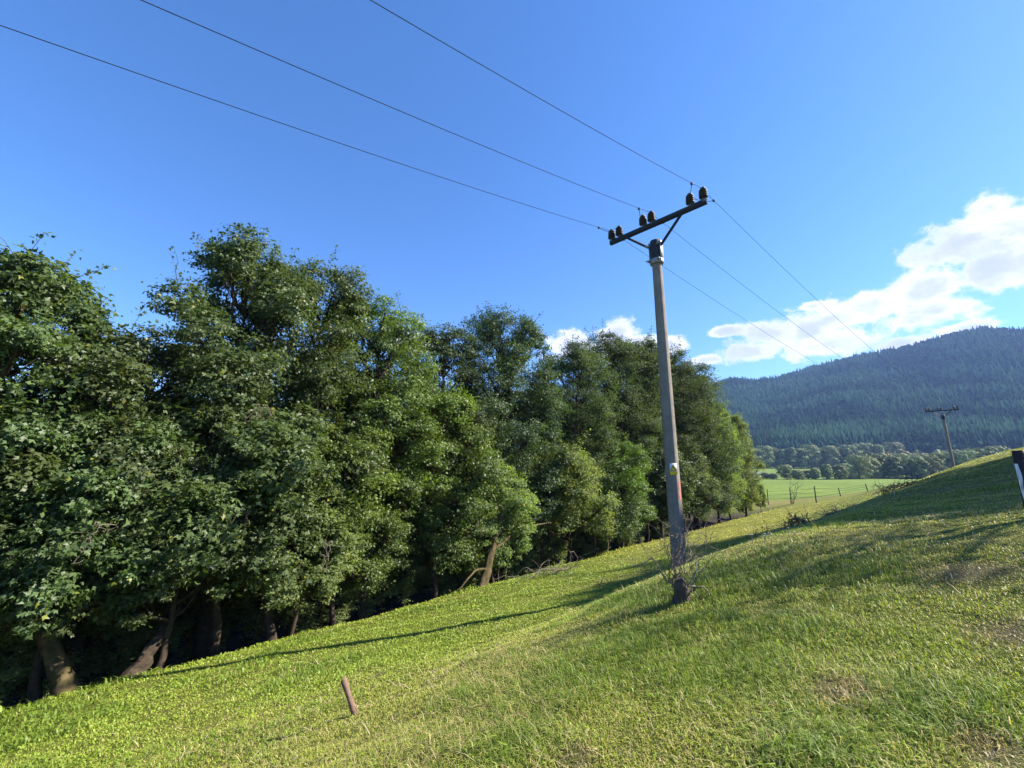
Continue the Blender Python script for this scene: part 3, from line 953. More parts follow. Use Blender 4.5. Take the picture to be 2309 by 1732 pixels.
def make_pole(loc, label, drop=0.0):
    """concrete pole, origin at the ground; x of its frame runs along the cross arm"""
    t = thing('utility_pole', label, 'utility pole', loc, ARM_ANG, 'concrete poles of the power line')
    zt = 8.45
    s = MB()
    zz = np.linspace(-0.9, zt, 14)
    # octagonal section with softened arrises, one face towards the meadow path
    fa0 = math.atan2(-10.6, -3.95) - ARM_ANG + math.radians(9)
    angs = np.concatenate([[fa0 + (i + .5) * math.pi / 4 - .05, fa0 + (i + .5) * math.pi / 4 + .05] for i in range(8)])
    rz = np.interp(zz, [0, zt], [.180, .124])
    v = np.stack([rz[:, None] * np.cos(angs), rz[:, None] * np.sin(angs), np.repeat(zz[:, None], 16, 1)], -1)
    i_ = np.arange(13)[:, None] * 16; j_ = np.arange(16)[None]
    s.add(v.reshape(-1, 3), np.stack([i_ + j_, i_ + (j_ + 1) % 16, i_ + 16 + (j_ + 1) % 16, i_ + 16 + j_], -1).reshape(-1, 4))
    s.add(v[-1], [list(range(16))])
    s.build('shaft', M['concrete'], t, smooth=False)
    # steel cap: two channel plates round the head, joined by clamp bands and bolts
    c = MB()
    c.lathe([(.128, 7.86), (.150, 7.90), (.150, 8.40), (.140, 8.50), (.09, 8.53)], n=14)
    c.build('cap', M['steel'], t)
    pl = MB()
    for sx in (-1, 1):
        pl.box((sx * .158, 0, 8.16), (.02, .17, .62))
    pl.build('side_plate', M['galv'], t)
    bd = MB()
    bd.lathe([(.158, 7.80), (.182, 7.82), (.182, 7.93), (.158, 7.95)], n=18)
    bd.build('clamp_band', M['galv'], t)
    for sx in (-1, 1):
        for z in (7.88, 8.32):
            bl = MB()
            q_ = np.array([.09, .155, .156, .20, .201, .24])
            bl.tube(np.stack([sx * (q_ * .8), -q_, 0 * q_ + z], -1), [.018, .018, .036, .036, .018, .018], n=6)
            bl.build('bolt', M['galv'], t)
    arm = MB()
    arm.box((0, 0, ARM_Z), (2 * ARM_HALF, .012, .13))
    arm.box((0, .045, ARM_Z + .059), (2 * ARM_HALF, .085, .012))
    arm.box((0, .045, ARM_Z - .059), (2 * ARM_HALF, .085, .012))
    arm.build('cross_arm', M['steel'], t)
    for x0, x1, w_ in ((-.14, -.86, .055), (.15, .78, .075)):
        b = MB()
        a_, b_ = np.array((x0, .0, 8.33)), np.array((x1, .0, ARM_Z - .07))
        b.tube([a_, a_ + (b_ - a_) * .5, b_], w_ / 1.6, n=4)
        b.build('brace', M['steel'], t)
    for x in INS:
        i_ = MB()
        z = ARM_Z + .066
        i_.lathe([(.046, z - .02), (.046, z + .05), (.055, z + .055), (.108, z + .066), (.112, z + .078), (.062, z + .104), (.064, z + .118), (.108, z + .130), (.112, z + .142), (.062, z + .168),
                  (.064, z + .182), (.104, z + .194), (.108, z + .206), (.060, z + .230), (.062, z + .244), (.098, z + .254), (.098, z + .268), (.056, z + .286), (.052, z + .296), (.064, z + .306), (.060, z + .332), (.03, z + .342)],
                 n=18, c=(x, .02, 0))
        ins = i_.build('insulator', M['porcelain'], t, smooth=True)
        pn = MB()
        pn.lathe([(.034, z - .03), (.045, z - .025), (.045, z + .058), (.034, z + .062)], n=10, c=(x, .02, 0))
        pn.build('pin', M['galv'], ins, smooth=True)
    return t


PB = np.array((3.95, 10.6, 0)); PB[2] = 6.72 - ARM_Z
pole1 = make_pole(tuple(PB), 'tall concrete electricity pole with six insulators and a yellow warning sign in the foreground')
P2 = np.array((51.4, 50.0, 6.95 - ARM_Z))
pole2 = copy_tree(pole1, tuple(P2), ARM_ANG + math.radians(-5.0))
pole2['label'] = 'small distant concrete electricity pole on the crest at right'


def arm_pt(base, ang, x, h):
    return np.array((base[0] + x * math.cos(ang), base[1] + x * math.sin(ang), base[2] + h))


# red paint mark on the shaft, facing the sun
fa_ = math.atan2(-10.6, -3.95) - ARM_ANG + math.radians(9) + math.pi / 4      # the face turned to the sun
c = MB()
zz = np.linspace(1.62, 2.06, 10)
rz = np.interp(zz, [0, 8.45], [.180, .124]) * math.cos(math.pi / 8 - .05) + .005
nv = np.array((math.cos(fa_), math.sin(fa_), 0)); tv = np.array((-nv[1], nv[0], 0))
lft = -.035 + .010 * np.sin(zz * 31) + .02 * np.linspace(0, 1, 10); rgt = .046 + .010 * np.sin(zz * 19 + 1)
fr = np.concatenate([rz[:, None] * nv + lft[:, None] * tv, rz[:, None] * nv + rgt[:, None] * tv]); fr[:, 2] += np.tile(zz, 2)
c.add(np.concatenate([fr, fr - nv * .004]), [(i, 10 + i, 11 + i, i + 1) for i in range(9)] + [(20 + i, 21 + i, 31 + i, 30 + i) for i in range(9)])
pm = c.build('paint_mark', M['paint_red'], pole1)

# warning sign
sc_ = at_s(1519, 1058, 4.5)
sz = float(sc_[2])
vdir = norm(np.array((-PB[0], -PB[1])))
fa = math.atan2(vdir[1], vdir[0]) + 0.17
rad = float(np.interp(sz - PB[2], [0, 8.45], [.172, .118]))
sg = thing('warning_sign', 'white and yellow high voltage warning sign with a black lightning bolt on the concrete pole', 'warning sign',
           (PB[0] + (rad + .026) * math.cos(fa), PB[1] + (rad + .026) * math.sin(fa), sz), fa + math.pi / 2)
# in the sign's frame: x to the viewer's right is +x, outward is -y
sg.scale = (.80, .80, .84)
b = MB(); b.box((0, 0, .055), (.21, .004, .21)); b.build('white_panel', M['signwhite'], sg)


def extr(mb, poly, y0, y1):
    n = len(poly)
    v = [(x, y0, z) for x, z in poly] + [(x, y1, z) for x, z in poly]
    mb.add(v, [list(range(n))]); mb.add(v, [list(range(2 * n - 1, n - 1, -1))])
    mb.add(v, [(i, i + n, (i + 1) % n + n, (i + 1) % n) for i in range(n)])


b = MB(); extr(b, [(-.092, -.035), (.092, -.035), (0, .148)], -.0055, -.003); b.build('triangle_border', M['signblack'], sg)
b = MB(); extr(b, [(-.070, -.024), (.070, -.024), (0, .118)], -.0080, -.0058); b.build('yellow_triangle', M['signyellow'], sg)
b = MB(); extr(b, [(.004, .085), (-.022, .030), (-.004, .034), (-.010, -.014), (.020, .044), (.004, .040), (.016, .078)], -.0100, -.0083); b.build('lightning_bolt', M['signblack'], sg)
b = MB()
extr(b, [(-.105, -.066), (.105, -.066), (.105, -.140), (.085, -.160), (-.085, -.160), (-.105, -.140)], -.004, .002)
b.build('yellow_plate', M['signyellow'], sg)
b = MB()
extr(b, [(-.09, -.160), (.09, -.160), (.08, -.168), (-.08, -.168)], -.0035, .002); extr(b, [(.008, -.08), (.012, -.08), (.012, -.15), (.008, -.15)], -.0052, -.0042)
b.build('black_marks', M['signblack'], sg)

# ------------------------------------------------------------------ overhead wires, each with its jumper loops and clamps
WIRES = [
    # outer insulator x, inner insulator x, pixel passed at the photo's edge, label
    (-1.36, -1.10, (0, 57), 'lowest overhead wire running off the left edge of the photo'),
    (-0.07, -0.33, (318, 0), 'middle overhead wire leaving the top edge left of centre'),
    (1.36, 1.02, (835, 0), 'upper right overhead wire leaving the top edge nearest the centre'),
]
A2 = ARM_ANG + math.radians(-5.0)
for xi, xj, (px, py), lab in WIRES:
    h = ARM_Z + .066 + .285
    a = arm_pt(PB, ARM_ANG, xi, h)
    e = arm_pt(P2, A2, xi, h)
    d = ray(px, py)
    # near span: runs out along the line's direction and passes the pixel's ray
    best = None
    wdir = np.array((-.74, -.67)); wdir /= np.linalg.norm(wdir)
    ratio = d[0] / d[1]
    tq = (a[0] - ratio * a[1]) / (ratio * wdir[1] - wdir[0])
    q = np.array((a[0] + wdir[0] * tq, a[1] + wdir[1] * tq)); zq = q[1] * d[2] / d[1]
    cq = 0.0022
    bq = (zq - a[2] - cq * tq * tq) / tq
    tt = np.linspace(48, 0, 80)
    nearp = np.stack([a[0] + wdir[0] * tt, a[1] + wdir[1] * tt, a[2] + bq * tt + cq * tt * tt], -1)
    tt = np.linspace(0, 1, 70)[1:]
    L = np.linalg.norm((e - a)[:2])
    farp = a + (e - a) * tt[:, None]
    farp[:, 2] -= 4 * 1.25 * tt * (1 - tt)
    off = np.array((math.cos(ARM_ANG + math.pi / 2), math.sin(ARM_ANG + math.pi / 2), 0)) * .07
    allp = np.concatenate([nearp, farp])
    dist = np.linalg.norm(allp - a, axis=1)
    allp -= off[None] * np.exp(-dist / 2.0)[:, None] * 1.0
    wr = MB()
    wr.tube(allp, np.interp(np.arange(len(allp)), [0, 79, 148], [.0052, .0054, .0095]), n=6)
    wo_ = wr.build('power_wire', M['wire'], None, smooth=True)
    tag(wo_, lab, 'overhead wire', 'overhead wires of the power line')
    # jumper: from a clamp on the near span round the second insulator to a clamp on the far span
    j0 = a + np.array((wdir[0], wdir[1], bq)) * .62
    dv = norm(e - a)
    j1 = a + np.array((dv[0], dv[1], dv[2] - 4 * 1.25 / L)) * .62
    k = arm_pt(PB, ARM_ANG, xj, ARM_Z + .066 + .26)
    k = k - off * 1.3
    jm = MB()
    for s0, s1, sg_ in ((j0, k, -.12), (k, j1, -.10)):
        jm.tube(curve(s0, s1, sg_, 9), .0075, n=5)
    jm.build('jumper_wire', M['wire'], wo_, smooth=True)
    for cl in (j0, j1):
        cm = MB(); cm.box(cl, (.05, .05, .05), Matrix.Rotation(.7, 3, 'Z')); cm.build('clamp', M['steel'], wo_)

# ------------------------------------------------------------------ wooden stake, stump with dead shoots, brush
def ground_at(px, py):
    p = hit(px, py)
    p[2] = float(gz(p[0], p[1]))
    return p


p = ground_at(801, 1612)
top = at_y(773, 1528, p[1] - .02)
mb = MB()
dirv = top - p
q_ = np.linspace(-.3, .95, 9)
mb.tube(p + dirv * q_[:, None], .031 + .0025 * np.sin(q_ * 9), n=14)
V_ = mb.v[0].reshape(9, 14, 3)
for row in (8,):
    off_ = V_[row] - V_[row].mean(0)
    V_[row] = V_[row] + dirv[None] * (off_[:, :1] / .031 * .05 + .03)
mb.v[0] = V_.reshape(-1, 3); mb.v[2] = V_[8]
tag(mb.build('wooden_stake', M['stake'], None, smooth=False), 'short weathered wooden stake stuck upright in the grass', 'stake')


def shoots(mb, base, n, h, spread, r=.012, up=1.0, kids=3):
    for i in range(n):
        a = rng.uniform(0, 6.28)
        d = np.array((math.cos(a) * spread * rng.uniform(.3, 1), math.sin(a) * spread * rng.uniform(.3, 1), h * rng.uniform(.5, 1) * up))
        st = np.asarray(base) + np.array((rng.normal() * .06, rng.normal() * .06, 0))
        c_ = curve(st, st + d, rng.normal() * .1 * h, 8, .035 * h)
        mb.tube(c_, np.linspace(r, r * .35, 8), n=5, cap=False)
        for k_ in range(kids):
            q = c_[rng.integers(3, 8)]
            e_ = q + rng.normal(size=3) * np.array((.25, .25, .22)) * h + np.array((0, 0, .1 * h))
            c2 = curve(q, e_, rng.normal() * .05, 5, .02 * h)
            mb.tube(c2, np.linspace(r * .55, r * .25, 5), n=4, cap=False)
            for k2 in range(2):
                q2 = c2[rng.integers(2, 5)]
                mb.tube(curve(q2, q2 + rng.normal(size=3) * .12 * h, 0, 4, .01), np.linspace(r * .35, r * .18, 4), n=3, cap=False)


p = ground_at(1533, 1362)
st = thing('dead_shrub', 'dark stump with bare grey shoots in front of the concrete pole', 'dead shrub', tuple(p))
mb = MB()
zz = np.linspace(-.12, .34, 7)
for dx, dy, k_ in ((0, 0, 1.0), (.09, .03, .75), (.03, .08, .7)):
    mb.tube(np.stack([dx + .03 * np.sin(zz * 9 + dx * 30), dy + .02 * np.cos(zz * 11), zz * k_ * .8], -1), np.array([.085, .085, .082, .08, .078, .07, .05]) * rng.uniform(.85, 1.15, 7) * k_, n=9)
mb.build('stump', M['stump'], st)
mb = MB()
shoots(mb, (.02, .02, .15), 9, .85, .38, .0075, kids=3)
shoots(mb, (-.05, .05, .2), 5, .6, .85, .0065, kids=3)
for e_ in ((.55, -.1, -.12), (.35, .25, -.1), (-.45, .2, .35)):
    mb.tube(curve((.05, 0, .12), e_, .16, 8, .03), np.linspace(.012, .004, 8), n=5)
mb.build('shoots', M['twig'], st)


def brush(label, pts, n, ln, h, matk, name='brush_pile', r=.012, group='brush piles on the crest'):
    mb = MB()
    P = np.array([ground_at(*q) for q in pts])
    c0 = P.mean(0)
    for i in range(n):
        t = rng.random() * (len(P) - 1)
        j = int(t)
        q = P[j] + (P[min(j + 1, len(P) - 1)] - P[j]) * (t - j) + rng.normal(size=3) * np.array((.18, .18, .0)) * ln * .4
        q[2] = float(gz(q[0], q[1])) + abs(rng.normal()) * h * .35
        ax = norm(P[-1] - P[0] + 1e-6) if len(P) > 1 else np.array((1, 0, 0))
        d = norm(ax * rng.choice((-1, 1)) * .9 + rng.normal(size=3) * np.array((.55, .55, .22)) + np.array((0, 0, .12)))
        e_ = q + d * ln * rng.uniform(.4, 1.0)
        e_[2] = max(e_[2], float(gz(e_[0], e_[1])) + .02)
        mb.tube(curve(q, e_, h * rng.uniform(0, .6), 7, .03 * ln), np.linspace(r, r * .35, 7) * rng.uniform(.6, 1.3), n=4, cap=False)
        if rng.random() < .5:
            m_ = (q + e_) / 2
            mb.tube(curve(m_, m_ + rng.normal(size=3) * ln * .22 + np.array((0, 0, .15 * ln)), 0, 5, .02), np.linspace(r * .5, r * .2, 5), n=3, cap=False)
    mb.v = [v - c0 for v in mb.v]
    o = mb.build(name, M[matk], None)
    o.location = c0
    tag(o, label, 'brush pile', group)
    return o


brush('grey pruned branches lying in the grass right of the pole foot', [(1560, 1266), (1595, 1256), (1625, 1243)], 16, .6, .14, 'twig', r=.008)
brush('dark heap of cut branches on the crest in front of the lit meadow', [(1752, 1199), (1785, 1191), (1828, 1178)], 44, .6, .2, 'twig_dark', r=.012)
brush('long low row of brown branches along the crest towards the far pole', [(1845, 1173), (1885, 1157), (1930, 1138)], 44, .8, .14, 'twig', r=.010)
brush('dark scrubby branches on the crest before the bright field', [(1990, 1117), (2020, 1105), (2060, 1092)], 40, .9, .3, 'twig_dark', r=.014)
brush('thin curved branches lying at the grass edge beside the mossy trunk', [(1180, 1312), (1240, 1300), (1300, 1282)], 22, 1.7, .35, 'twig', r=.016, group='branches at the grass edge')
brush('small tuft of dry pale stalks in the grass left of the pole', [(1352, 1322), (1358, 1316)], 10, .4, .25, 'twig', r=.008, group='branches at the grass edge')


def bare(label, px, py, h, n, matk='twig_dark', spread=.5, r=.014, name='bare_shrub'):
    p_ = ground_at(px, py)
    mb_ = MB()
    shoots(mb_, (0, 0, -.05), n, h, spread * h, r, kids=4)
    o = mb_.build(name, M[matk], None)
    o.location = tuple(p_)
    tag(o, label, 'bare shrub', 'bare shrubs and twigs')
    return o


bare('single bare forked stick standing on the crest beside the dark heap', 1728, 1207, .62, 2, spread=.12, r=.014)
bare('low bare twigs left of the forked stick on the crest', 1703, 1218, .45, 4, spread=.5, r=.008)
bare('bare spreading shrub on the strip before the fence posts', 1788, 1136, 2.6, 4, spread=.6, r=.035)
bare('bare twiggy clump at the left end of the dark scrub on the crest', 1994, 1114, .6, 6, spread=.6)
bare('dry leafless branch sticking out of the grass left of the dead shrub', 1450, 1290, .55, 4, 'twig', spread=1.2, r=.009)

# ------------------------------------------------------------------ field fence: thin posts and strands
fn = thing('field_fence', 'thin wire fence on slender posts between the meadow and the bright field', 'fence', (0, 0, 0))
tops = []
for bx, by, tx, ty in [(1733, 1138, 1730, 1103), (1784, 1137, 1782, 1101), (1841, 1134, 1836, 1096), (1898, 1131, 1888, 1100), (1960, 1122, 1949, 1091)]:
    a = ground_at(bx, by)
    if not 50 < a[1] < 75:
        a = at_y(bx, by, 62.0); a[2] = float(gz(a[0], a[1]))
    mb = MB()
    b_ = at_y(tx, ty, a[1])
    tp = np.array((a[0] + (b_[0] - a[0]) * .6, a[1], b_[2]))
    mb.tube([a - np.array((0, 0, .3)), tp], [.075, .06], n=7)
    mb.build('post', M['metalpost'], fn)
    tops.append((a, tp))
mb = MB()
for k_ in (.35, .6, .85):
    mb.tube([a + (t_ - a) * k_ for a, t_ in tops], .012, n=4)
mb.build('wire_strand', M['wire'], fn)

# ------------------------------------------------------------------ dark wooden post with white tape at the right edge
g0 = at_y(2296, 1040, 5.2)
px_, py_ = float(g0[0]), float(g0[1])
gzz = float(gz(px_, py_))
fp = thing('fence_post', 'dark wooden fence post wrapped with white tape at the right edge of the photo', 'fence post', (px_, py_, gzz))
ztop = float(at_y(2296, 1016, 5.2)[2]) - gzz
mb = MB()
zz = np.linspace(-.3, ztop, 8)
mb.tube(np.stack([.02 + .006 * np.sin(zz * 5), 0 * zz, zz], -1), np.array([.062, .062, .06, .058, .057, .055, .052, .046]), n=9)
mb.build('post', M['post'], fp)
mb = MB()
mb.box((.01, -.075, ztop - .52), (.17, .032, .82), Matrix.Rotation(-.02, 3, 'Y'))
mb.build('board', M['post'], fp)
mb = MB()
zz = np.linspace(ztop - .16, ztop - 1.0, 22)
for k_, (xo, ph) in enumerate(((-.108, 0), (-.098, 1.4))):
    wv = .010 + .008 * np.sin(zz * 16 + ph)
    x_ = xo + .010 * np.sin(zz * 9 + ph) + (.03 * (k_) * (ztop - zz))
    v = np.concatenate([np.stack([x_ - wv, -.062 - .01 * np.sin(zz * 16 + ph) + 0 * zz, zz], -1), np.stack([x_ + wv, -.064 + .010 * np.cos(zz * 16 + ph), zz], -1)])
    v = np.concatenate([v, v + np.array((0, .003, 0))])
    n = len(zz)
    f = [(i, i + 1, n + i + 1, n + i) for i in range(n - 1)] + [(2 * n + i, 3 * n + i, 3 * n + i + 1, 2 * n + i + 1) for i in range(n - 1)]
    mb.add(v, f)
mb.build('white_tape', M['tape'], fp)

# ------------------------------------------------------------------ valley trees
def round_crown(H, R, lumps, per, size, seed_t=1.0, z0=.12):
    mb = MB()
    ga = math.pi * (3 - 5 ** .5)
    ph = rng.uniform(0, 6)
    for i in range(lumps):
        t = (i + .5) / lumps
        prof = math.sin(math.pi * (t * .8 + .17)) ** .55
        a = ph + i * ga
        rr = R * prof * rng.uniform(.35, .72)
        rb = R * rng.uniform(.30, .46)
        c = np.array((math.cos(a) * rr, math.sin(a) * rr, min(H * (z0 + (1 - z0) * t), H - rb * .7)))
        d = norm(rng.normal(size=(per, 3)))
        d[:, 2] = np.where((d[:, 2] < 0) & (rng.random(per) < .45), -d[:, 2], d[:, 2])
        q = c + d * rb * rng.uniform(.8, 1.08, (per, 1)) * np.array((1, 1, .85))
        ti = np.array((.5, .5, .5)) * rng.uniform(.6, 1.35) * rng.uniform(.7, 1.3, (per, 1))
        leaf_quads(mb, q, norm(d + rng.normal(size=d.shape) * .16), size * rng.uniform(.7, 1.3, per), ti)
    return mb


VT = []
for (H, R) in ((10, 5.2), (12, 4.6), (8, 4.4), (13, 6.5), (9, 3.0)):
    t = thing('valley_tree', 'x', 'tree', (0, 0, 0))
    round_crown(H, R, 22, 120, .34).build('crown', M['valley'], t)
    mb = MB(); mb.tube([(0, 0, -.5), (.1, 0, H * .35), (0, .1, H * .7)], [.35, .26, .1], n=6); mb.build('trunk', M['bark'], t)
    VT.append((t, H, R))
used = [False] * len(VT)
YR = 243.0
ROW1 = [(1724, 1066, 2, 'low rounded bush'), (1742, 1068, 2, 'low bush'), (1770, 1049, 0, 'dark conical bush'), (1798, 1060, 2, 'pale bush'), (1820, 1061, 2, 'small bush'), (1836, 1056, 4, 'upright dark bush'),
        (1860, 1047, 4, 'round tree'), (1888, 1050, 2, 'low tree'), (1905, 1046, 0, 'grey-green tree'), (1930, 1028, 3, 'broad pale tree'), (1958, 1034, 0, 'dark low tree'), (1985, 1024, 3, 'broad grey willow'),
        (2012, 1030, 1, 'tall grey willow'), (2035, 1024, 3, 'broad willow'), (2060, 1030, 0, 'rounded willow'), (2085, 1026, 3, 'large willow'), (2110, 1022, 1, 'tall willow'), (2135, 1020, 3, 'large rounded willow'),
        (2165, 1016, 3, 'broad willow'), (2200, 1012, 0, 'rounded willow'), (2240, 1008, 3, 'wide willow')]
ROW2 = [(1700, 1012, 1), (1722, 1006, 3), (1742, 1010, 1), (1762, 1014, 4), (1782, 1010, 4), (1802, 1012, 1), (1824, 1004, 3), (1845, 1012, 0), (1868, 1006, 3), (1890, 1010, 1), (1910, 1004, 3), (1940, 1000, 3),
        (1975, 1004, 1), (2010, 998, 3)]


def valley(px, py, y, k, label, group):
    src, H0, R0 = VT[k]
    p_ = at_y(px, py, y)
    g_ = float(gz(p_[0], p_[1]))
    H = max(3.0, float(p_[2]) - g_)
    sc_k = H / H0
    ws = sc_k ** .75 * 1.22
    if not used[k]:
        used[k] = True
        o = src
        o.location = (p_[0], p_[1], g_); o.scale = (ws, ws, sc_k); o.rotation_euler = (0, 0, px * .37)
    else:
        o = copy_tree(src, (p_[0], p_[1], g_), px * .37, (ws, ws, sc_k))
    o['label'] = label; o['group'] = group
    return o


ORD = ['first', 'second', 'third', 'fourth', 'fifth', 'sixth', 'seventh', 'eighth', 'ninth', 'tenth', 'eleventh', 'twelfth', 'thirteenth', 'fourteenth', 'fifteenth', 'sixteenth', 'seventeenth',
       'eighteenth', 'nineteenth', 'twentieth', 'twenty-first']
for i, (px, py, k, nm) in enumerate(ROW1):
    valley(px, py, YR + rng.uniform(-3, 10) + (12 if i > 8 else 0), k, f'{nm}, {ORD[i]} from the left along the far edge of the bright field', 'trees along the far edge of the field')
for i, (px, py, k) in enumerate(ROW2):
    valley(px, py, 440 + rng.uniform(0, 12), k, f'{ORD[i]} round tree from the left behind the second strip of field', 'trees behind the second strip of field')


def build_woods():
    mb = MB()
    core = 0
    n = 0
    for tries in range(5600):
        y = rng.uniform(262, 900)
        x = y * rng.uniform(.38, 1.75)
        # the open strip of field between the two tree lines stays clear at left
        if y < 465 and x / y < .80 + (fbm(np.array(y * .01), np.array(2.0)) - .5) * .1:
            continue
        if y < 430 and rng.random() < .35:
            continue
        H = rng.uniform(11, 19) * (0.8 if y < 420 else 1.0); R = H * rng.uniform(.30, .46)
        g_ = float(gz(x, y)) - .5
        if y > 560:
            # the wood climbs the foot of the hill
            pass
        per = 120 if y < 450 else 60
        lumps = 7
        tcol = np.array((.5, .5, .5)) * rng.choice((.45, .7, 1.0, 1.3)) + np.array((.10, .05, .0)) * rng.random()
        for i in range(lumps):
            a = i * 2.4 + rng.random(); t = (i + .5) / lumps
            prof = math.sin(math.pi * (t * .8 + .17)) ** .55
            rr = R * prof * rng.uniform(.3, .65); rb = R * rng.uniform(.42, .6)
            c = np.array((x + math.cos(a) * rr, y + math.sin(a) * rr, g_ + min(H * (.15 + .85 * t), H - rb * .7)))
            k = per // lumps
            d = norm(rng.normal(size=(k, 3)))
            d[:, 2] = np.abs(d[:, 2]) * .9 + d[:, 2] * .1
            leaf_quads(mb, c + d * rb * rng.uniform(.8, 1.05, (k, 1)), norm(d + rng.normal(size=d.shape) * .16), R * .26 * rng.uniform(.7, 1.3, k), tcol * rng.uniform(.75, 1.25, (k, 1)))
        n += 1
    o = mb.build('valley_woods', M['valley'])
    tag(o, 'dense mixed woods filling the valley between the field trees and the hill', 'woods', kind='stuff')


build_woods()

# pale low shed behind the hedge at the left end of the field
ps = at_y(1697, 1078, 262.0)
gs = float(gz(ps[0], ps[1]))
sh = thing('farm_shed', 'low pale shed at the left end of the field hedge', 'shed', (ps[0], ps[1], gs), .25)
mb = MB(); mb.box((0, 0, 1.2), (9, 5, 2.6)); mb.build('wall', M['plaster'], sh)
mb = MB(); extr(mb, [(-5, 2.45), (5, 2.45), (5, 2.6), (0, 4.0), (-5, 2.6)], -3, 3); mb.build('roof', M['roof'], sh)
mb = MB(); mb.box((1.2, -2.53, 1.0), (2.2, .06, 2.0)); mb.build('door', M['twig_dark'], sh)

# ------------------------------------------------------------------ grass
def build_grass():
    mb = MB()
    N = 900000
    r = np.exp(rng.uniform(math.log(1.5), math.log(62), N))
    th = rng.uniform(math.radians(-60), math.radians(60), N)
    x = r * np.sin(th); y = r * np.cos(th)
    s, l = sl(x, y)
    keep = (s < 13.9 + (rng.random(N)) * .7 - .3) & (s > -9)
    keep &= ~((r > 20) & (s > 3) & (rng.random(N) < .25))
    x, y, r, s, l = (q[keep] for q in (x, y, r, s, l))
    n = len(x)
    lush = fbm(x * .55, y * .55, 4)
    dry = fbm(x * .35 + 50, y * .35 + 9, 4)
    fine = fbm(x * 2.5 + 11, y * 2.5, 3)
    g0_ = sm(.50, .62, lush)
    d0 = sm(.38, .58, dry * .7 + fine * .3 + .10 * (1 - sm(2.0, 5.0, s)) - .10 * sm(5, 9, s) * (1 - sm(12, 20, l)))
    z = gz(x, y)
    bare_ = np.zeros(n)
    # lush tufts and worn bare spots
    for px, py, rad, kind in SPOTS:
        c_ = hit(px, py)
        d2 = np.exp(-(((x - c_[0]) ** 2 + (y - c_[1]) ** 2) / rad ** 2) * (.6 + .8 * fine))
        if kind > 0:
            g0_ = np.maximum(g0_, np.minimum(1, d2 * 1.3) * kind); d0 = d0 * (1 - d2)
        else:
            bare_ = np.maximum(bare_, np.minimum(1, d2 * 1.5))
    h = (.022 + .032 * rng.random(n) + .038 * g0_) * (1 + .004 * r) * (1 - .35 * d0) * (1 - .35 * bare_) * (1 + 1.5 * sm(12.4, 13.6, s) * rng.random(n)) * (1 + .8 * (rng.random(n) < .06 * g0_))
    wd = np.maximum(.0028, .00074 * r) * rng.uniform(.7, 1.3, n)
    az = rng.uniform(0, 6.28, n)
    tilt = rng.uniform(.4, 1.55, n) + d0 * .3
    dirv = np.stack([np.cos(az), np.sin(az), np.zeros(n)], -1)
    side = np.stack([-np.sin(az), np.cos(az), np.zeros(n)], -1)
    up = np.array((0, 0, 1.0))
    base = np.stack([x, y, z - .008], -1)
    mid = base + (up * .62 + dirv * .25 * tilt[:, None]) * h[:, None]
    tip = base + (up * (1.0 - .35 * tilt[:, None]) + dirv * .85 * tilt[:, None]) * h[:, None]
    # broad clover-like leaves on the lower left slope
    broad = (rng.random(n) < .32 * sm(4.0, 7, s) * (1 - sm(16, 26, l)) + .05)
    wb = wd * np.where(broad, 1.9, 1.0)
    v = np.stack([base - side * (wb * .5)[:, None], base + side * (wb * .5)[:, None], mid + side * (wb * np.where(broad, .8, .42))[:, None], tip, mid - side * (wb * np.where(broad, .8, .42))[:, None]], 1)
    o = np.arange(n)[:, None] * 5
    col = np.array((.072, .125, .014)) * (1 - g0_[:, None] * .0) + np.array((.03, .02, .004)) * rng.random((n, 1))
    col = col * (1 - g0_[:, None] * .25)
    straw = np.array((.36, .29, .125))
    isd = ((rng.random(n) < (.04 + .36 * d0)) & ~broad) | (rng.random(n) < bare_ * .9)
    yel = np.array((.160, .172, .022))
    ky = np.where(broad, .55, 1.0)[:, None] * np.clip(rng.random((n, 1)) * .75 + .25 * d0[:, None] - .45 * g0_[:, None], 0, 1)
    col = col * (1 - ky) + yel * ky
    mead = sm(5, 8, s) * sm(16, 26, l)
    col = col * (1 - mead[:, None] * .7) + np.array((.185, .185, .030)) * mead[:, None] * .7
    col = col * np.array((1.58, 1.50, 1.45))
    col[isd] = straw * rng.uniform(.6, 1.2, (isd.sum(), 1))
    col *= rng.uniform(.8, 1.2, (n, 1))
    col = col * (1 - .35 * bare_[:, None])
    col *= .72
    mb.add(v.reshape(-1, 3), np.concatenate([(np.array((0, 1, 2, 4))[None] + o)]), col)
    # tips
    mb2v = v.reshape(-1, 3)
    mb.f.setdefault(3, []).append(np.stack([o[:, 0] + 4, o[:, 0] + 2, o[:, 0] + 3], -1))
    mb.tint.setdefault(3, []).append(col)
    ob = mb.build('grass', M['grass'])
    tag(ob, 'short grazed green grass with clover and dry straw on the slope', 'grass', kind='stuff')

    # loose dry stalks lying on and standing in the grass
    mb = MB()
    N = 5200
    r = np.exp(rng.uniform(math.log(1.8), math.log(26), N)); th = rng.uniform(math.radians(-50), math.radians(57), N)
    x = r * np.sin(th); y = r * np.cos(th)
    s, l = sl(x, y)
    dry = fbm(x * .35 + 50, y * .35 + 9, 4)
    k = (s < 9) & (s > -6) & (rng.random(N) < np.clip((dry - .34) * 3.2, .08, 1)) & (rng.random(N) < 1 - .65 * sm(2.5, 6.5, s))
    x, y, r = x[k], y[k], r[k]
    n = len(x)
    ln = rng.uniform(.05, .17, n); az = rng.uniform(0, 6.28, n); el = np.abs(rng.normal(size=n)) * .35
    d = np.stack([np.cos(az) * np.cos(el), np.sin(az) * np.cos(el), np.sin(el)], -1)
    b_ = np.stack([x, y, gz(x, y) + .03], -1)
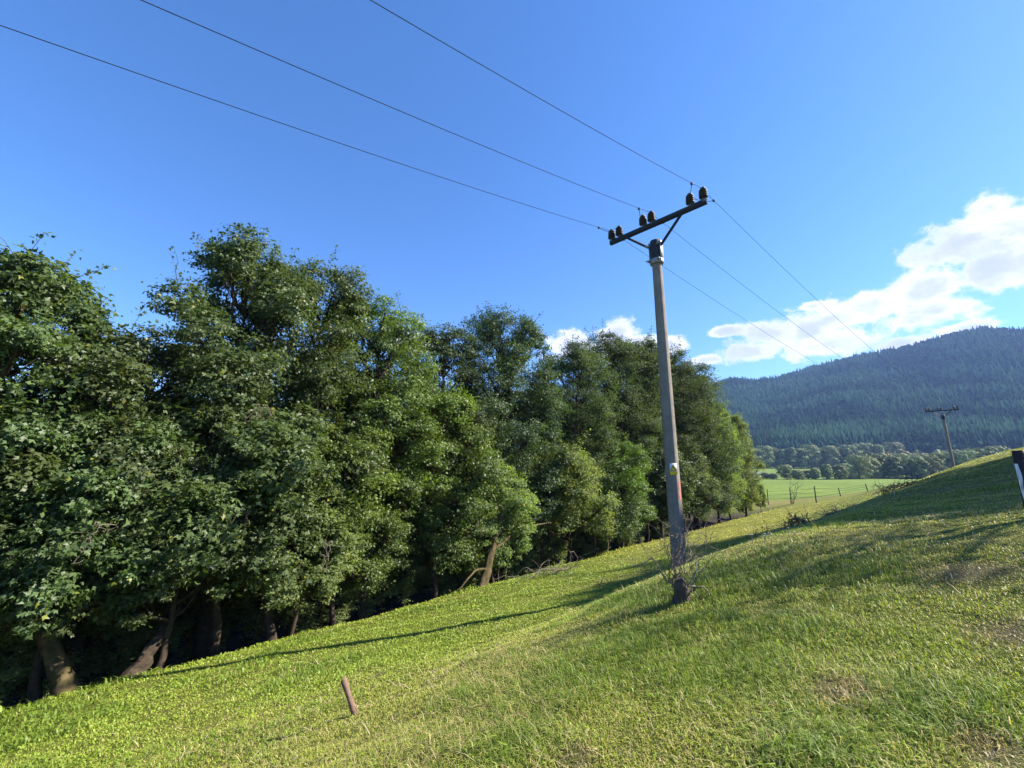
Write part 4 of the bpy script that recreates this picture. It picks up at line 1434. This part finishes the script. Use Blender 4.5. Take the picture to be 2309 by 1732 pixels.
    wv = np.maximum(.0014, .00050 * r)[:, None]
    sd = np.stack([-np.sin(az), np.cos(az), 0 * az], -1)
    mid = b_ + d * (ln * .5)[:, None] + np.array((0, 0, .012))
    e_ = b_ + d * ln[:, None]
    v = np.stack([b_ - sd * wv, b_ + sd * wv, mid + sd * wv, e_ + sd * wv * .5, e_ - sd * wv * .5, mid - sd * wv], 1)
    o = np.arange(n)[:, None] * 6
    f = np.concatenate([np.array((0, 1, 2, 5))[None] + o, np.array((5, 2, 3, 4))[None] + o])
    ti = np.array((.40, .33, .19)) * rng.uniform(.6, 1.25, (n, 1)) * .5
    mb.add(v.reshape(-1, 3), f, np.concatenate([ti, ti]))
    ob = mb.build('dry_straw', M['straw'])
    tag(ob, 'loose pale straw stalks strewn over the grazed slope', 'straw', kind='stuff')


build_grass()


# small white flowers on the shaded crest
fl = MB(); stm = MB()
fw = thing('white_flower_clump', 'small cluster of tiny white flowers on stalks at the shaded crest', 'flowers', tuple(ground_at(1744, 1226)))
for i in range(12):
    q = np.array((rng.normal() * .22, rng.normal() * .16, 0)); hh = rng.uniform(.10, .2)
    stm.tube([q, q + np.array((.01, 0, hh))], .004, n=4)
    fl.lathe([(.002, hh - .003), (.009, hh + .001), (.010, hh + .006), (.003, hh + .009)], n=8, c=(q[0] + .01, q[1], 0))
a_ = stm.build('stalk', M['twig'], fw); b_ = fl.build('blossom', M['signwhite'], fw)
a_['kind'] = 'stuff'; b_['kind'] = 'stuff'

# ------------------------------------------------------------------ the air between here and the hill
HAZE = True
if HAZE:
    mh, t = mat('haze_air')
    pv = t.n('ShaderNodeVolumePrincipled', inp={'Color': (0.30, 0.49, 1.0, 1), 'Density': 0.00015, 'Anisotropy': 0.15})
    oo = t.n('ShaderNodeOutputMaterial')
    t.link(pv.outputs[0], oo.inputs['Volume'])
    mb = MB()
    mb.box((0, 1500, 285), (7600, 7600, 600))
    hz = mb.build('haze', mh)
    tag(hz, 'thin blue haze lying in the valley air', 'haze', kind='stuff')
